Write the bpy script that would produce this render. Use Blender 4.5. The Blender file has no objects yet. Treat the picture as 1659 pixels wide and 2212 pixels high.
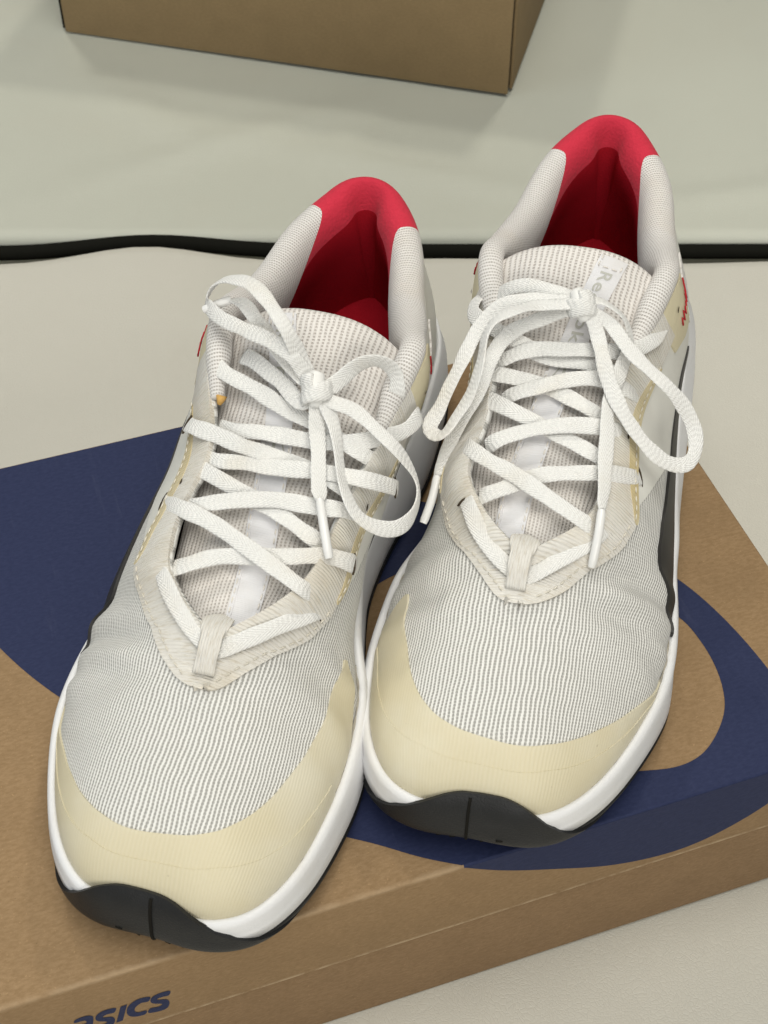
import bpy, bmesh, math, random
import numpy as np
from mathutils import Vector, Matrix

# ------------------------------------------------------------------ camera, light, exposure
scene = bpy.context.scene
ZB = 0.092                      # top of the shoe box above the bench
R = math.radians
cam_d = bpy.data.cameras.new("camera")
cam = bpy.data.objects.new("camera", cam_d)
scene.collection.objects.link(cam)
cam.location = (0, 0, ZB + .44)
cam.rotation_euler = (R(90 - 48), 0, 0)
cam_d.sensor_fit = 'HORIZONTAL'
cam_d.sensor_width = 24.0
cam_d.lens = 24.0 * 3200 / 1659
cam_d.clip_start = .01
cam_d.clip_end = 30
cam_d.dof.use_dof = True
cam_d.dof.focus_distance = .53
cam_d.dof.aperture_fstop = 30.0
scene.camera = cam

world = bpy.data.worlds.new("World")
scene.world = world
world.use_nodes = True
bg = world.node_tree.nodes["Background"]
bg.inputs[0].default_value = (.97, .98, .95, 1)
bg.inputs[1].default_value = .09

def area(name, loc, target, sx, sy, power, col):
    d = bpy.data.lights.new(name, 'AREA')
    d.shape = 'RECTANGLE'; d.size = sx; d.size_y = sy; d.energy = power; d.color = col
    o = bpy.data.objects.new(name, d)
    scene.collection.objects.link(o)
    o.location = loc
    o.rotation_euler = (Vector(target) - Vector(loc)).to_track_quat('-Z', 'Y').to_euler()
    return o
area("ceiling_panel", (.10, -.10, 2.1), (.1, -.05, 0), 1.2, 1.5, 30, (1, .975, .90))
area("front_fill", (.25, -1.7, 1.05), (0, .3, .05), 1.4, .9, 23, (1, .97, .90))  # unseen fill added to brighten the front faces
area("ceiling_lamp", (.55, 1.9, 2.1), (0, .6, 0), .2, .2, 11, (1, .95, .84))
area("ceiling_lamp", (-.65, 1.75, 2.1), (0, .6, 0), .2, .2, 10, (1, .96, .86))
area("window_light", (-2.0, .0, 1.1), (0, .35, .1), 1.2, 1.0, 9, (.84, .93, 1))
vs = scene.view_settings
vs.view_transform = 'Standard'; vs.look = 'None'; vs.gamma = 1; vs.exposure = 0
vs.use_curve_mapping = False
scene.cycles.max_bounces = 8
scene.cycles.use_denoising = True

# ------------------------------------------------------------------ material helpers
class NT:
    def __init__(self, name):
        self.m = bpy.data.materials.new(name); self.m.use_nodes = True
        self.nt = self.m.node_tree
        self.b = self.nt.nodes["Principled BSDF"]
    def node(self, t, **kw):
        n = self.nt.nodes.new(t)
        for k, v in kw.items(): setattr(n, k, v)
        return n
    def put(self, sock, v):
        if isinstance(v, bpy.types.NodeSocket): self.nt.links.new(v, sock)
        elif isinstance(v, (tuple, list)) and len(v) == 3 and sock.type == 'RGBA': sock.default_value = (*v, 1)
        else: sock.default_value = v
    def math(self, op, a, b=0., c=None):
        n = self.node('ShaderNodeMath', operation=op)
        self.put(n.inputs[0], a); self.put(n.inputs[1], b)
        if c is not None: self.put(n.inputs[2], c)
        return n.outputs[0]
    def ss(self, x, lo, hi, to0=0., to1=1.):
        n = self.node('ShaderNodeMapRange', interpolation_type='SMOOTHSTEP')
        for i, v in enumerate((x, lo, hi, to0, to1)): self.put(n.inputs[i], v)
        return n.outputs[0]
    def mix(self, f, a, b, mode='MIX'):
        n = self.node('ShaderNodeMix', data_type='RGBA', blend_type=mode)
        self.put(n.inputs[0], f); self.put(n.inputs[6], a); self.put(n.inputs[7], b)
        return n.outputs[2]
    def noise(self, vec, scale, detail=3., rough=.55, out=0):
        n = self.node('ShaderNodeTexNoise')
        if vec is not None: self.nt.links.new(vec, n.inputs['Vector'])
        n.inputs['Scale'].default_value = scale; n.inputs['Detail'].default_value = detail
        n.inputs['Roughness'].default_value = rough
        return n.outputs[out]
    def uv(self):
        n = self.node('ShaderNodeUVMap'); n.uv_map = 'UVMap'
        s = self.node('ShaderNodeSeparateXYZ'); self.nt.links.new(n.outputs[0], s.inputs[0])
        return s.outputs[0], s.outputs[1], n.outputs[0]
    def obj(self):
        return self.node('ShaderNodeTexCoord').outputs['Object']
    def sep(self, v):
        s = self.node('ShaderNodeSeparateXYZ'); self.nt.links.new(v, s.inputs[0]); return s.outputs
    def comb(self, x, y, z=0.):
        s = self.node('ShaderNodeCombineXYZ')
        for i, v in enumerate((x, y, z)): self.put(s.inputs[i], v)
        return s.outputs[0]
    def bump(self, h, dist, strength=1.):
        n = self.node('ShaderNodeBump'); self.put(n.inputs['Height'], h)
        n.inputs['Distance'].default_value = dist; n.inputs['Strength'].default_value = strength
        self.nt.links.new(n.outputs[0], self.b.inputs['Normal'])
    def done(self, col, rough=.7, spec=.3, sheen=0., sub=0.):
        self.put(self.b.inputs['Base Color'], col); self.put(self.b.inputs['Roughness'], rough)
        self.b.inputs['Specular IOR Level'].default_value = spec
        if sheen:
            self.b.inputs['Sheen Weight'].default_value = sheen; self.b.inputs['Sheen Roughness'].default_value = .5
        if sub:
            self.b.inputs['Subsurface Weight'].default_value = sub
            self.b.inputs['Subsurface Radius'].default_value = (1, .9, .8)
            self.b.inputs['Subsurface Scale'].default_value = .0015
        return self.m

def knit(name, thread, hole, px, py, hole_size=.30, stain=(.66, .58, .42), stain_amt=.35, bump=.0004, hole_amt=.85, groove_amt=.36, long=.72):
    """open knit: columns of small holes between raised ribs (UV in millimetres)"""
    t = NT(name); u, v, uvv = t.uv()
    wob = t.noise(uvv, .09, 2.)
    u2 = t.math('ADD', u, t.math('MULTIPLY', t.math('SUBTRACT', wob, .5), 1.6))
    c = t.math('DIVIDE', u2, px); fl = t.math('FLOOR', c)
    cx = t.math('SUBTRACT', t.math('SUBTRACT', c, fl), .5)
    r = t.math('ADD', t.math('DIVIDE', v, py), t.math('MULTIPLY', fl, .36))
    cy = t.math('SUBTRACT', t.math('FRACT', r), .5)
    d = t.math('SQRT', t.math('ADD', t.math('MULTIPLY', cx, cx), t.math('MULTIPLY', t.math('MULTIPLY', cy, cy), long)))
    jit = t.math('MULTIPLY', t.math('SUBTRACT', t.noise(uvv, .55, 2.), .5), .14)
    h = t.ss(t.math('ADD', d, jit), hole_size + .09, hole_size - .11)
    groove = t.ss(t.math('ABSOLUTE', cx), .34, .06)
    big = t.noise(t.obj(), 22., 4.)
    st = t.math('MULTIPLY', t.ss(big, .52, .78), stain_amt)
    th = t.mix(st, thread, stain)
    th = t.mix(t.math('MULTIPLY', groove, groove_amt), th, hole)
    col = t.mix(t.math('MULTIPLY', h, hole_amt), th, hole)
    t.bump(t.math('SUBTRACT', t.math('MULTIPLY', groove, -.35), h), bump, .8)
    return t.done(col, .85, .15, .15)

def weave(name, col, stain, stain_amt, fx, fy, bump=.00025, aniso=True, dirt_scale=30., rough=.85, line_amt=.3, line_col=(.45, .38, .26)):
    """heathered cloth: short broken yarn lines along u"""
    t = NT(name); u, v, uvv = t.uv()
    n1 = t.noise(t.comb(t.math('MULTIPLY', u, fx), t.math('MULTIPLY', v, fy)), 1., 3., .6)
    lines = t.math('SINE', t.math('MULTIPLY', v, fy * 4.2))
    big = t.noise(t.obj(), dirt_scale, 4., .6)
    c = t.mix(t.math('MULTIPLY', t.ss(n1, .45, .75), line_amt), col, line_col)
    c = t.mix(t.math('MULTIPLY', t.ss(big, .42, .72), stain_amt), c, stain)
    t.bump(t.math('ADD', n1, t.math('MULTIPLY', lines, .3)), bump, .7)
    return t.done(c, rough, .2, .1)

def plain(name, col, rough=.6, spec=.3, nscale=60., namt=.12, dark=.6, bump=0., bscale=400., sub=0., sheen=0.):
    t = NT(name); o = t.obj(); n = t.noise(o, nscale, 4., .6)
    c = t.mix(t.math('MULTIPLY', t.ss(n, .4, .8), namt), col, tuple(x * dark for x in col))
    if bump: t.bump(t.noise(o, bscale, 3.), bump, .6)
    return t.done(c, rough, spec, sheen, sub)

M = {}
M['mesh'] = knit('upper_knit', (.77, .767, .74), (.36, .355, .33), 1.5, 1.05, .25, stain=(.50, .485, .43), stain_amt=.55, long=.38, groove_amt=.42)
M['tongue'] = knit('tongue_knit', (.73, .70, .67), (.50, .455, .415), 1.6, 1.15, .22, stain=(.64, .56, .47), stain_amt=.4, groove_amt=.15)
M['collar'] = knit('collar_knit', (.74, .72, .70), (.46, .425, .39), 1.35, 1.0, .23, stain=(.66, .57, .47), stain_amt=.45, groove_amt=.2)
def cap_mat():
    t = NT('yellowed_toe_film'); u, v, uvv = t.uv()
    wob = t.noise(uvv, .09, 2.)
    u2 = t.math('ADD', u, t.math('MULTIPLY', t.math('SUBTRACT', wob, .5), 1.6))
    s = t.math('MULTIPLY_ADD', t.math('SINE', t.math('MULTIPLY', u2, 2 * math.pi / 1.42)), .5, .5)
    o = t.obj(); big = t.noise(o, 26., 4.)
    yc = t.sep(o)[1]
    c = t.mix(t.ss(big, .35, .7), (.615, .555, .39), (.665, .625, .495))
    c = t.mix(t.math('MULTIPLY', s, .16), c, (.72, .68, .55))
    spk = t.noise(o, 330., 2.)
    c = t.mix(t.math('MULTIPLY', t.ss(spk, .74, .80), .5), c, (.30, .24, .15))
    t.bump(s, .00015, .3)
    return t.done(c, .5, .35, 0, .08)
M['cap'] = cap_mat()
M['eyestay'] = weave('eyestay_cloth', (.715, .695, .65), (.58, .50, .36), .42, .20, 1.5, bump=.0005, line_amt=.8, line_col=(.56, .51, .42))
M['trim'] = weave('yellowed_trim', (.60, .525, .345), (.51, .40, .18), .6, .3, 1.2, line_amt=.15)
M['quarter'] = plain('quarter_film', (.75, .745, .70), .55, .3, 25., .15, .86, .0002, 700.)
M['earpatch'] = plain('cream_foam', (.68, .62, .44), .7, .2, 60., .35, .8, .0004, 500.)
def foam_mat():
    t = NT('midsole_foam'); o = t.obj(); x, y, z = t.sep(o)
    sc = t.noise(t.comb(t.math('MULTIPLY', x, 30.), t.math('MULTIPLY', y, 30.), t.math('MULTIPLY', z, 260.)), 1., 5., .7)
    n = t.noise(o, 38., 5., .65)
    c = t.mix(t.math('MULTIPLY', t.ss(n, .45, .8), .35), (.76, .765, .78), (.66, .63, .57))
    c = t.mix(t.math('MULTIPLY', t.ss(sc, .60, .78), .30), c, (.46, .43, .38))
    t.bump(t.math('ADD', t.noise(o, 900., 2.), t.math('MULTIPLY', sc, 1.5)), .00018, .5)
    return t.done(c, .6, .3)
M['white'] = foam_mat()
M['rubber'] = plain('black_rubber', (.010, .0105, .0115), .5, .35, 90., .35, 2.2, .00030, 1500.)
M['black'] = plain('black_film', (.022, .021, .020), .5, .35, 80., .3, 1.8)
M['insole'] = plain('black_insole', (.012, .011, .012), .9, .1, 80., .3, 1.8)
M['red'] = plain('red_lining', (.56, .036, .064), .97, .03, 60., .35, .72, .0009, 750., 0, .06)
M['red_shaded'] = plain('shaded_red_lining', (.33, .009, .018), .95, .03, 45., .3, .7, .0004, 1100.)  # crimson lining, darkened to carry the shade deep inside the heel
M['label'] = weave('label_satin', (.72, .72, .745), (.66, .62, .57), .4, .05, 2.0, .0001, rough=.5, line_amt=.08)
M['print'] = plain('grey_print', (.46, .46, .42), .5, .4)
M['thread'] = plain('beige_thread', (.68, .645, .56), .8, .2)
M['thread_w'] = plain('white_thread', (.78, .74, .68), .8, .2)
M['thread_r'] = plain('red_thread', (.45, .02, .03), .8, .2)
M['foam'] = plain('orange_foam', (.66, .40, .13), .95, .05, 160., .5, .6, .0012, 700.)
M['aglet'] = plain('aglet_plastic', (.80, .80, .79), .25, .5, 60., .05)
M['grime'] = plain('seam_grime', (.42, .39, .33), .9, .1, 120., .8, .5)
M['hole'] = plain('eyelet_dark', (.06, .045, .03), .9, .1)
def lace_mat():
    t = NT('lace_cotton'); u, v, uvv = t.uv()
    av = t.math('ABSOLUTE', v)
    p = t.math('ADD', t.math('MULTIPLY', u, 2 * math.pi / 1.8), t.math('MULTIPLY', av, 2 * math.pi / 1.9))
    q = t.math('MULTIPLY', v, 2 * math.pi / 1.45)
    h = t.math('MULTIPLY', t.math('SINE', p), t.math('COSINE', q))
    n = t.noise(uvv, 2.2, 3.)
    h = t.math('ADD', h, t.math('MULTIPLY', n, .8))
    big = t.noise(t.obj(), 40., 3.)
    c = t.mix(t.math('MULTIPLY', t.ss(big, .5, .75), .45), (.79, .788, .77), (.69, .64, .55))
    c = t.mix(t.ss(h, -.05, -.95, 0., .28), c, (.50, .47, .41))
    t.bump(h, .0002, .75)
    return t.done(c, .9, .15, .2)
M['lace'] = lace_mat()
def card_mat(name, a, b, worn=False):
    t = NT(name); o = t.obj(); x, y, z = t.sep(o)
    fib = t.noise(t.comb(t.math('MULTIPLY', x, 420.), t.math('MULTIPLY', y, 900.), t.math('MULTIPLY', z, 900.)), 1., 4., .7)
    blo = t.noise(o, 55., 5., .65)
    fl = t.noise(o, 900., 2., .5)
    c = t.mix(t.ss(fib, .3, .7), a, b)
    c = t.mix(t.math('MULTIPLY', t.ss(blo, .35, .7), .3), c, tuple(k * .82 for k in a))
    c = t.mix(t.math('MULTIPLY', t.ss(fl, .70, .78), .5), c, tuple(k * .45 for k in a))
    c = t.mix(t.math('MULTIPLY', t.ss(fl, .34, .26), .35), c, tuple(min(1, k * 1.5) for k in b))
    if worn:      # pale fibres where the folded front edge and the lower lip of the lid have rubbed
        nw = t.noise(o, 130., 5., .7); nx = t.noise(t.comb(t.math('MULTIPLY', x, 40.), 0., 0.), 1., 3.)
        fold = t.math('MULTIPLY', t.ss(t.math('ADD', t.math('ADD', y, t.math('SUBTRACT', ZB, z)), t.math('MULTIPLY', nw, .0022)), .0034, .0012), t.ss(nx, .35, .55))
        lip = t.math('MULTIPLY', t.ss(t.math('SUBTRACT', z, ZB - .0420), .0026, .0010), t.ss(nw, .35, .6))
        c = t.mix(t.math('MAXIMUM', t.math('MULTIPLY', fold, .4), t.math('MULTIPLY', lip, .75)), c, (.50, .38, .25))
    t.bump(t.math('ADD', fib, blo), .00025, .5)
    return t.done(c, .78, .25)
M['kraft'] = card_mat('kraft_board', (.245, .157, .078), (.305, .202, .108))
M['kraft_lid'] = card_mat('kraft_lid_board', (.245, .157, .078), (.305, .202, .108), worn=True)
M['kraft_body'] = card_mat('kraft_body_board', (.225, .142, .073), (.28, .183, .10))
M['kraft_rear'] = card_mat('rear_kraft_board', (.25, .178, .092), (.29, .205, .108))
M['kraft_edge'] = plain('board_core', (.30, .20, .11), .9, .1)
M['piping'] = plain('olive_black_piping', (.010, .010, .008), .95, .05)
M['dark'] = plain('dark_slot', (.012, .011, .009), .9, .1)
def ink_mat():
    t = NT('blue_ink'); o = t.obj(); x, y, z = t.sep(o)
    fib = t.noise(t.comb(t.math('MULTIPLY', x, 420.), t.math('MULTIPLY', y, 900.), t.math('MULTIPLY', z, 900.)), 1., 4., .7)
    scuff = t.noise(t.comb(t.math('MULTIPLY', x, 200.), t.math('MULTIPLY', y, 22.), z), 1., 5., .7)
    c = t.mix(t.ss(fib, .3, .75), (.018, .025, .068), (.026, .034, .085))
    c = t.mix(t.math('MULTIPLY', t.ss(scuff, .58, .85), .25), c, (.10, .11, .17))
    t.bump(fib, .0002, .4)
    return t.done(c, .6, .15)
M['ink'] = ink_mat()
def leather_mat(name, col):
    t = NT(name); o = t.obj()
    vor = t.node('ShaderNodeTexVoronoi', feature='DISTANCE_TO_EDGE')
    wv = t.noise(o, 60., 2., .5, 1)
    mp = t.node('ShaderNodeMix', data_type='VECTOR'); mp.inputs[0].default_value = .012
    t.nt.links.new(o, mp.inputs[4]); t.nt.links.new(wv, mp.inputs[5])
    t.nt.links.new(mp.outputs[1], vor.inputs['Vector']); vor.inputs['Scale'].default_value = 620.
    n = t.noise(o, 3.5, 4.); n2 = t.noise(o, 14., 4., .6)
    c = t.mix(t.math('MULTIPLY', t.ss(n, .35, .7), .25), col, tuple(k * .88 for k in col))
    c = t.mix(t.math('MULTIPLY', t.ss(n2, .55, .8), .10), c, (.52, .46, .38))
    t.bump(t.math('ADD', t.ss(vor.outputs[0], 0., .12), t.math('MULTIPLY', n2, 5.)), .00018, .35)
    return t.done(c, .5, .35)
M['leather'] = leather_mat('white_leatherette', (.555, .538, .475))
M['leather_rear'] = leather_mat('pale_leatherette', (.505, .515, .445))

# ------------------------------------------------------------------ object helpers
C = scene.collection
def link(name, me, mat=None, parent=None, smooth=True, sharp=None):
    o = bpy.data.objects.new(name, me); C.objects.link(o)
    if mat is not None: me.materials.append(M[mat])
    if smooth:
        for p in me.polygons: p.use_smooth = True
        if sharp: me.set_sharp_from_angle(angle=R(sharp))
    if parent is not None: o.parent = parent
    return o
def tag(o, label=None, cat=None, group=None, kind=None):
    if label: o['label'] = label
    if cat: o['category'] = cat
    if group: o['group'] = group
    if kind: o['kind'] = kind
    return o
def empty(name, loc, rz=0.):
    o = bpy.data.objects.new(name, None); C.objects.link(o)
    o.location = loc; o.rotation_euler = (0, 0, rz); o.empty_display_size = .03
    return o
def mesh(name, V, F, UV=None, flip=False):
    me = bpy.data.meshes.new(name)
    if flip: F = [tuple(reversed(f)) for f in F]
    me.from_pydata([tuple(map(float, v)) for v in V], [], [tuple(map(int, f)) for f in F])
    if UV is not None:
        l = me.uv_layers.new(name='UVMap')
        idx = np.zeros(len(me.loops), np.int32); me.loops.foreach_get('vertex_index', idx)
        l.data.foreach_set('uv', np.asarray(UV, np.float32)[idx].ravel())
    me.update()
    return me
def grid_faces(nu, nv, base=0, wrap_v=False, wrap_u=False):
    F = []
    for i in range(nu - (0 if wrap_u else 1)):
        for j in range(nv - (0 if wrap_v else 1)):
            a = base + i * nv + j; b = base + ((i + 1) % nu) * nv + j
            c = base + ((i + 1) % nu) * nv + (j + 1) % nv; d = base + i * nv + (j + 1) % nv
            F.append((a, b, c, d))
    return F
def merge(me, dist=1e-5):
    bm = bmesh.new(); bm.from_mesh(me)
    bmesh.ops.remove_doubles(bm, verts=bm.verts, dist=dist)
    bm.to_mesh(me); bm.free(); me.update()
def recalc(me):
    bm = bmesh.new(); bm.from_mesh(me)
    bmesh.ops.recalc_face_normals(bm, faces=bm.faces)
    bm.to_mesh(me); bm.free(); me.update()
def solid(o, th, offset=-1., split=50):
    m = o.modifiers.new('thickness', 'SOLIDIFY'); m.thickness = th; m.offset = offset; m.use_even_offset = False
    if split:
        e = o.modifiers.new('edges', 'EDGE_SPLIT'); e.split_angle = R(split)
    return o
def sm(x, a, b):
    t = np.clip((np.asarray(x, float) - a) / (b - a), 0, 1); return t * t * (3 - 2 * t)

def spl(xs,ys):
    """natural cubic spline, vector valued"""
    xs=np.asarray(xs,float); ys=np.asarray(ys,float)
    if ys.ndim==1: ys=ys[:,None]; sc=True
    else: sc=False
    n=len(xs); h=np.diff(xs); A=np.eye(n); r=np.zeros_like(ys)
    for i in range(1,n-1):
        A[i,i-1]=h[i-1]; A[i,i]=2*(h[i-1]+h[i]); A[i,i+1]=h[i]
        r[i]=6*((ys[i+1]-ys[i])/h[i]-(ys[i]-ys[i-1])/h[i-1])
    M=np.linalg.solve(A,r)
    def f(q):
        q=np.clip(np.asarray(q,float),xs[0],xs[-1]); i=np.clip(np.searchsorted(xs,q)-1,0,n-2)
        a=(xs[i+1]-q)[...,None]; b=(q-xs[i])[...,None]; H=h[i][...,None]
        v=M[i]*a**3/(6*H)+M[i+1]*b**3/(6*H)+(ys[i]/H-M[i]*H/6)*a+(ys[i+1]/H-M[i+1]*H/6)*b
        return v[...,0] if sc else v
    return f
LAT=np.array([
# s   Bx  By  Bz   Ex Ey Ez   al hb   dx dy dz  he
[0,   -8,291,25,  -6,250,51,   80,12,  0,1,0,20],
[.06,  8,291,25,  -6,249.5,51.1,80,12, .38,.92,0,20],
[.12, 20,285.5,25,-6,248.5,51.4,80,12, .72,.7,0,21],
[.18, 29,275,24.5,-5.5,246.5,52,80,12, .92,.4,-.02,22],
[.24, 36,262,24,  -5,243,53.3, 80,12.5,.98,.2,-.04,23],
[.30, 42,247,24,  -5,239,55,   80,13,  1,.1,-.07,24],
[.36, 46.5,231,24,-5,234.5,57.3,77,13.5,1,.05,-.1,26],
[.42, 48,214,24,-4.5,227,61, 73,15,1,.02,-.13,26],
[.47, 47.3,199,24.5,-4,219,65.5, 71,16.5,  1,0,-.17,25],
[.50, 46.3,190,25,  2,214,68.5,  71,17.5,  1,0,-.25,21],
[.53, 45.3,181,26,  12,205.5,71, 73,18.5,  1,0,-.35,16],
[.57, 45,169,27,  18,192,74,   80,19,  1,0,-.5,14],
[.62, 43.5,153,28.5,18.5,175,78,80,20, 1,0,-.6,15],
[.67, 42.3,137,30,  16.5,157,82.5, 80,22,  1,0,-.7,17],
[.72, 41.5,120,31,  21,140,87.5, 80,24,  .9,0,-.9,16],
[.77, 41.2,103,32,  28,121,93,   82,25,  .6,0,-1,15],
[.81, 41.2,88,33, 32,104,96.5, 82,26,  .45,0,-1,16],
[.84, 41,75,33.5,32.5,92,93,   84,25,  .3,0,-1,16],
[.87, 40.5,62,34, 32,76,88.5,   85,24,  .2,0,-1,16],
[.90, 39,48,34.5, 29.5,56,87,    86,24,  .15,0,-1,16],
[.93, 35,30,35,   26,33,89.5,  87,25,  .1,-.05,-1,17],
[.96, 25,12.5,36, 17,15,93.5,    85,26,  .05,-.1,-1,17],
[.98, 14,4.5,36.5,9.5,8,95.5,    83,26,  .02,-.15,-1,17],
[1.0, 0,.5,37,    0,5.5,96,     82,26,  0,-.2,-1,17]],float)
MED=np.array([
[0,   -8,291,25,  -6,250,51,   80,12,  0,1,0,20],
[.06,-22,291.5,25,-6,249.5,51.1,80,12,-.38,.92,0,20],
[.12,-34,287,25,  -6,248.5,51.4,80,12,-.72,.7,0,21],
[.18,-41.5,277,24.5,-5.5,246.5,52,80,12,-.92,.4,-.02,22],
[.24,-46,264,24,  -5,243,53.3, 80,12.5,-.98,.2,-.04,23],
[.30,-48.5,248,24,-5,239,55,   80,13,  -1,.1,-.07,24],
[.36,-49.5,232,24,-5,234.5,57.3,80,13.5,-1,.05,-.1,26],
[.42,-48.5,215,24.5,-4.5,227,61,80,14.5,-1,.02,-.13,26],
[.47,-46,200,25.5,-5,219,65.5, 80,16,  -1,0,-.17,25],
[.50,-42.5,191,26.5,-11,214,68.5,76,17.5,  -1,0,-.25,21],
[.53,-38.5,181,28,-20,205.5,71,70,19.5,  -1,0,-.35,15],
[.57,-35,168,29,-28,192,74,  63,21.5,  -1,0,-.5,12],
[.62,-31.5,152,30,-30,175,78,  60,23,  -.9,0,-.7,11],
[.67,-30.5,136,31,-31,157,82.5,61,24,  -.7,0,-.9,13],
[.72,-31,120,32,  -32,140,87.5,66,24.5,  -.5,0,-1,14],
[.77,-32.5,103,33,  -35,121,93,  73,25,  -.4,0,-1,15],
[.81,-34,88,33.5, -36.5,104,96.5,80,26,  -.3,0,-1,16],
[.84,-35,75,34, -36,92,93, 82,25,  -.25,0,-1,16],
[.87,-35,62,34.5, -35,76,88.5,   85,24,  -.2,0,-1,16],
[.90,-34.5,48,35, -31,56,87,   86,24,  -.15,0,-1,16],
[.93,-32,30,35.5, -26,33,89.5, 87,25,  -.1,-.05,-1,17],
[.96,-23,12.5,36, -17,15,93.5,   85,26,  -.05,-.1,-1,17],
[.98,-13,4.5,36.5,-9.5,8,95.5,   83,26,  -.02,-.15,-1,17],
[1.0, 0,.5,37,    0,5.5,96,     82,26,  0,-.2,-1,17]],float)
class Side:
    def __init__(self,T,sg):
        self.sg=sg; self.f=spl(T[:,0],T[:,1:])
        self.T=T
    def params(self,s):
        v=self.f(s); B=v[...,0:3]*.001; E=v[...,3:6]*.001; al=np.radians(v[...,6]); hb=v[...,7]*.001; d=v[...,8:11]; he=v[...,11]*.001
        e=1e-3; t=self.f(s+e)[...,0:2]-self.f(s-e)[...,0:2]
        n=np.stack([t[...,1],-t[...,0]],-1)*(-self.sg); n/=np.linalg.norm(n,axis=-1,keepdims=True)+1e-12
        d=d/np.linalg.norm(d,axis=-1,keepdims=True)
        P1=B+hb[...,None]*np.concatenate([n*np.cos(al)[...,None],np.sin(al)[...,None]],-1)
        return B,P1,E+d*he[...,None],E,n
    def P(self,s,t):
        s,t=np.broadcast_arrays(np.asarray(s,float),np.asarray(t,float))
        a,b,c,d,_=self.params(s); t=t[...,None]; u=1-t
        return a*u**3+3*b*u*u*t+3*c*u*t*t+d*t**3

class ShoeShape:
    def __init__(self,var):
        L=LAT.copy(); M=MED.copy()
        for T in (L,M):
            w=np.clip((T[:,0]-.84)/.1,0,1); T[:,6]-=1.5*w        # room for the padded roll
            if var=='A':
                k=np.clip(1-T[:,2]/150,0,1); T[:,2]+=5*k
                k=np.clip(1-T[:,5]/150,0,1); T[:,5]+=5*k; T[:,6]-=2.5*w
        if var=='A':
            k=np.interp(M[:,0],[.5,.6,.67,.72,.81,.84,.87,.92],[0,1,4,6.5,7,5,3,0]); M[:,4]-=k; M[:,1]-=.1*k
        else:
            k=np.interp(M[:,0],[.53,.57,.62,.67,.72,.77,.81,.84,.87],[0,-.5,-4,-5.5,-3.5,0,1.5,1,0]); M[:,4]-=k; M[:,12]+=np.maximum(-k,0)*.8
        def ext(T,O):       # each side runs on into the other at toe and heel, so both ends stay smooth
            a=O[[2,1]].copy(); a[:,0]*=-1; b=O[[-2,-3,-4]].copy(); b[:,0]=2-b[:,0]; return np.vstack([a,T,b])
        self.L=Side(ext(L,M),1); self.M=Side(ext(M,L),-1); self.var=var
        sh=-7. if var=='A' else -2.
        tc=np.array([[-5,222,56,17],[-5,206,63,22],[-5,190,68,25],[-4,170,74.5,27],[-3,150,81.5,29.5],[-2,130,91,32],[-1,116,101,34],[0,107,107.5,35]],float)
        tc[:,0]+=sh*np.array([0,0,.05,.15,.35,.6,.85,1])
        self.tc=tc; self.TC=spl([0,.15,.3,.45,.6,.75,.88,1.0],tc)
    def S(self,u,t):
        """u in [-1,1]: >0 lateral, <0 medial, |u| from toe 0 to heel 1; t from sole edge 0 to top edge 1"""
        u,t=np.broadcast_arrays(np.asarray(u,float),np.asarray(t,float))
        s=np.abs(u); lat=(u>=0)[...,None]
        p=np.where(lat,self.L.P(s,t),self.M.P(s,t))
        d=(self.L.f(s)[...,3:6]-self.M.f(s)[...,3:6])*.0005     # both halves meet on one ridge in front of the throat
        k=(np.clip((.482-s)/.012,0,1)*t**3)[...,None]
        return p+np.where(lat,-d,d)*k
    def N(self,u,t):
        e=2e-3; u=np.asarray(u,float)
        u0=np.clip(u-e,-1,1); u1=np.clip(u+e,-1,1)
        t0=np.clip(t-e,0,1); t1=np.clip(t+e,0,1)
        n=np.cross(self.S(u1,t)-self.S(u0,t),self.S(u,t1)-self.S(u,t0))
        return -n/(np.linalg.norm(n,axis=-1,keepdims=True)+1e-12)
    def TONG(self,a,b,lift=0.):
        a,b=np.broadcast_arrays(np.asarray(a,float),np.asarray(b,float))
        ae=a*(1-.13*np.abs(b)**2.6*a)
        c=self.TC(ae); e=1e-3
        tg=(self.TC(np.clip(ae+e,0,1))-self.TC(np.clip(ae-e,0,1)))[...,:3]; tg[...,0]=0; tg/=np.linalg.norm(tg,axis=-1,keepdims=True)
        n=np.stack([0*a,-tg[...,2],tg[...,1]],-1); n=np.where(n[...,2:3]<0,-n,n)
        p=c[...,:3]+np.stack([c[...,3]*b,0*a,0*a],-1)-n*((5+8*ae)*np.abs(b)**2.2)[...,None]+n*(np.asarray(lift)*1000)[...,None]
        return p*.001
    def HULL(self,u,b):
        u,b=np.broadcast_arrays(np.asarray(u,float),np.asarray(b,float))
        L=self.L.P(u,1.); M=self.M.P(u,1.); m=(L+M)/2
        zc=np.interp(m[...,1],self.tc[::-1,1]*.001,self.tc[::-1,2]*.001)+.0025
        p=M+(L-M)*((b+1)/2)[...,None]
        p[...,2]+=np.maximum(zc-p[...,2],0)*(1-np.abs(b)**2.4)
        return p


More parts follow.
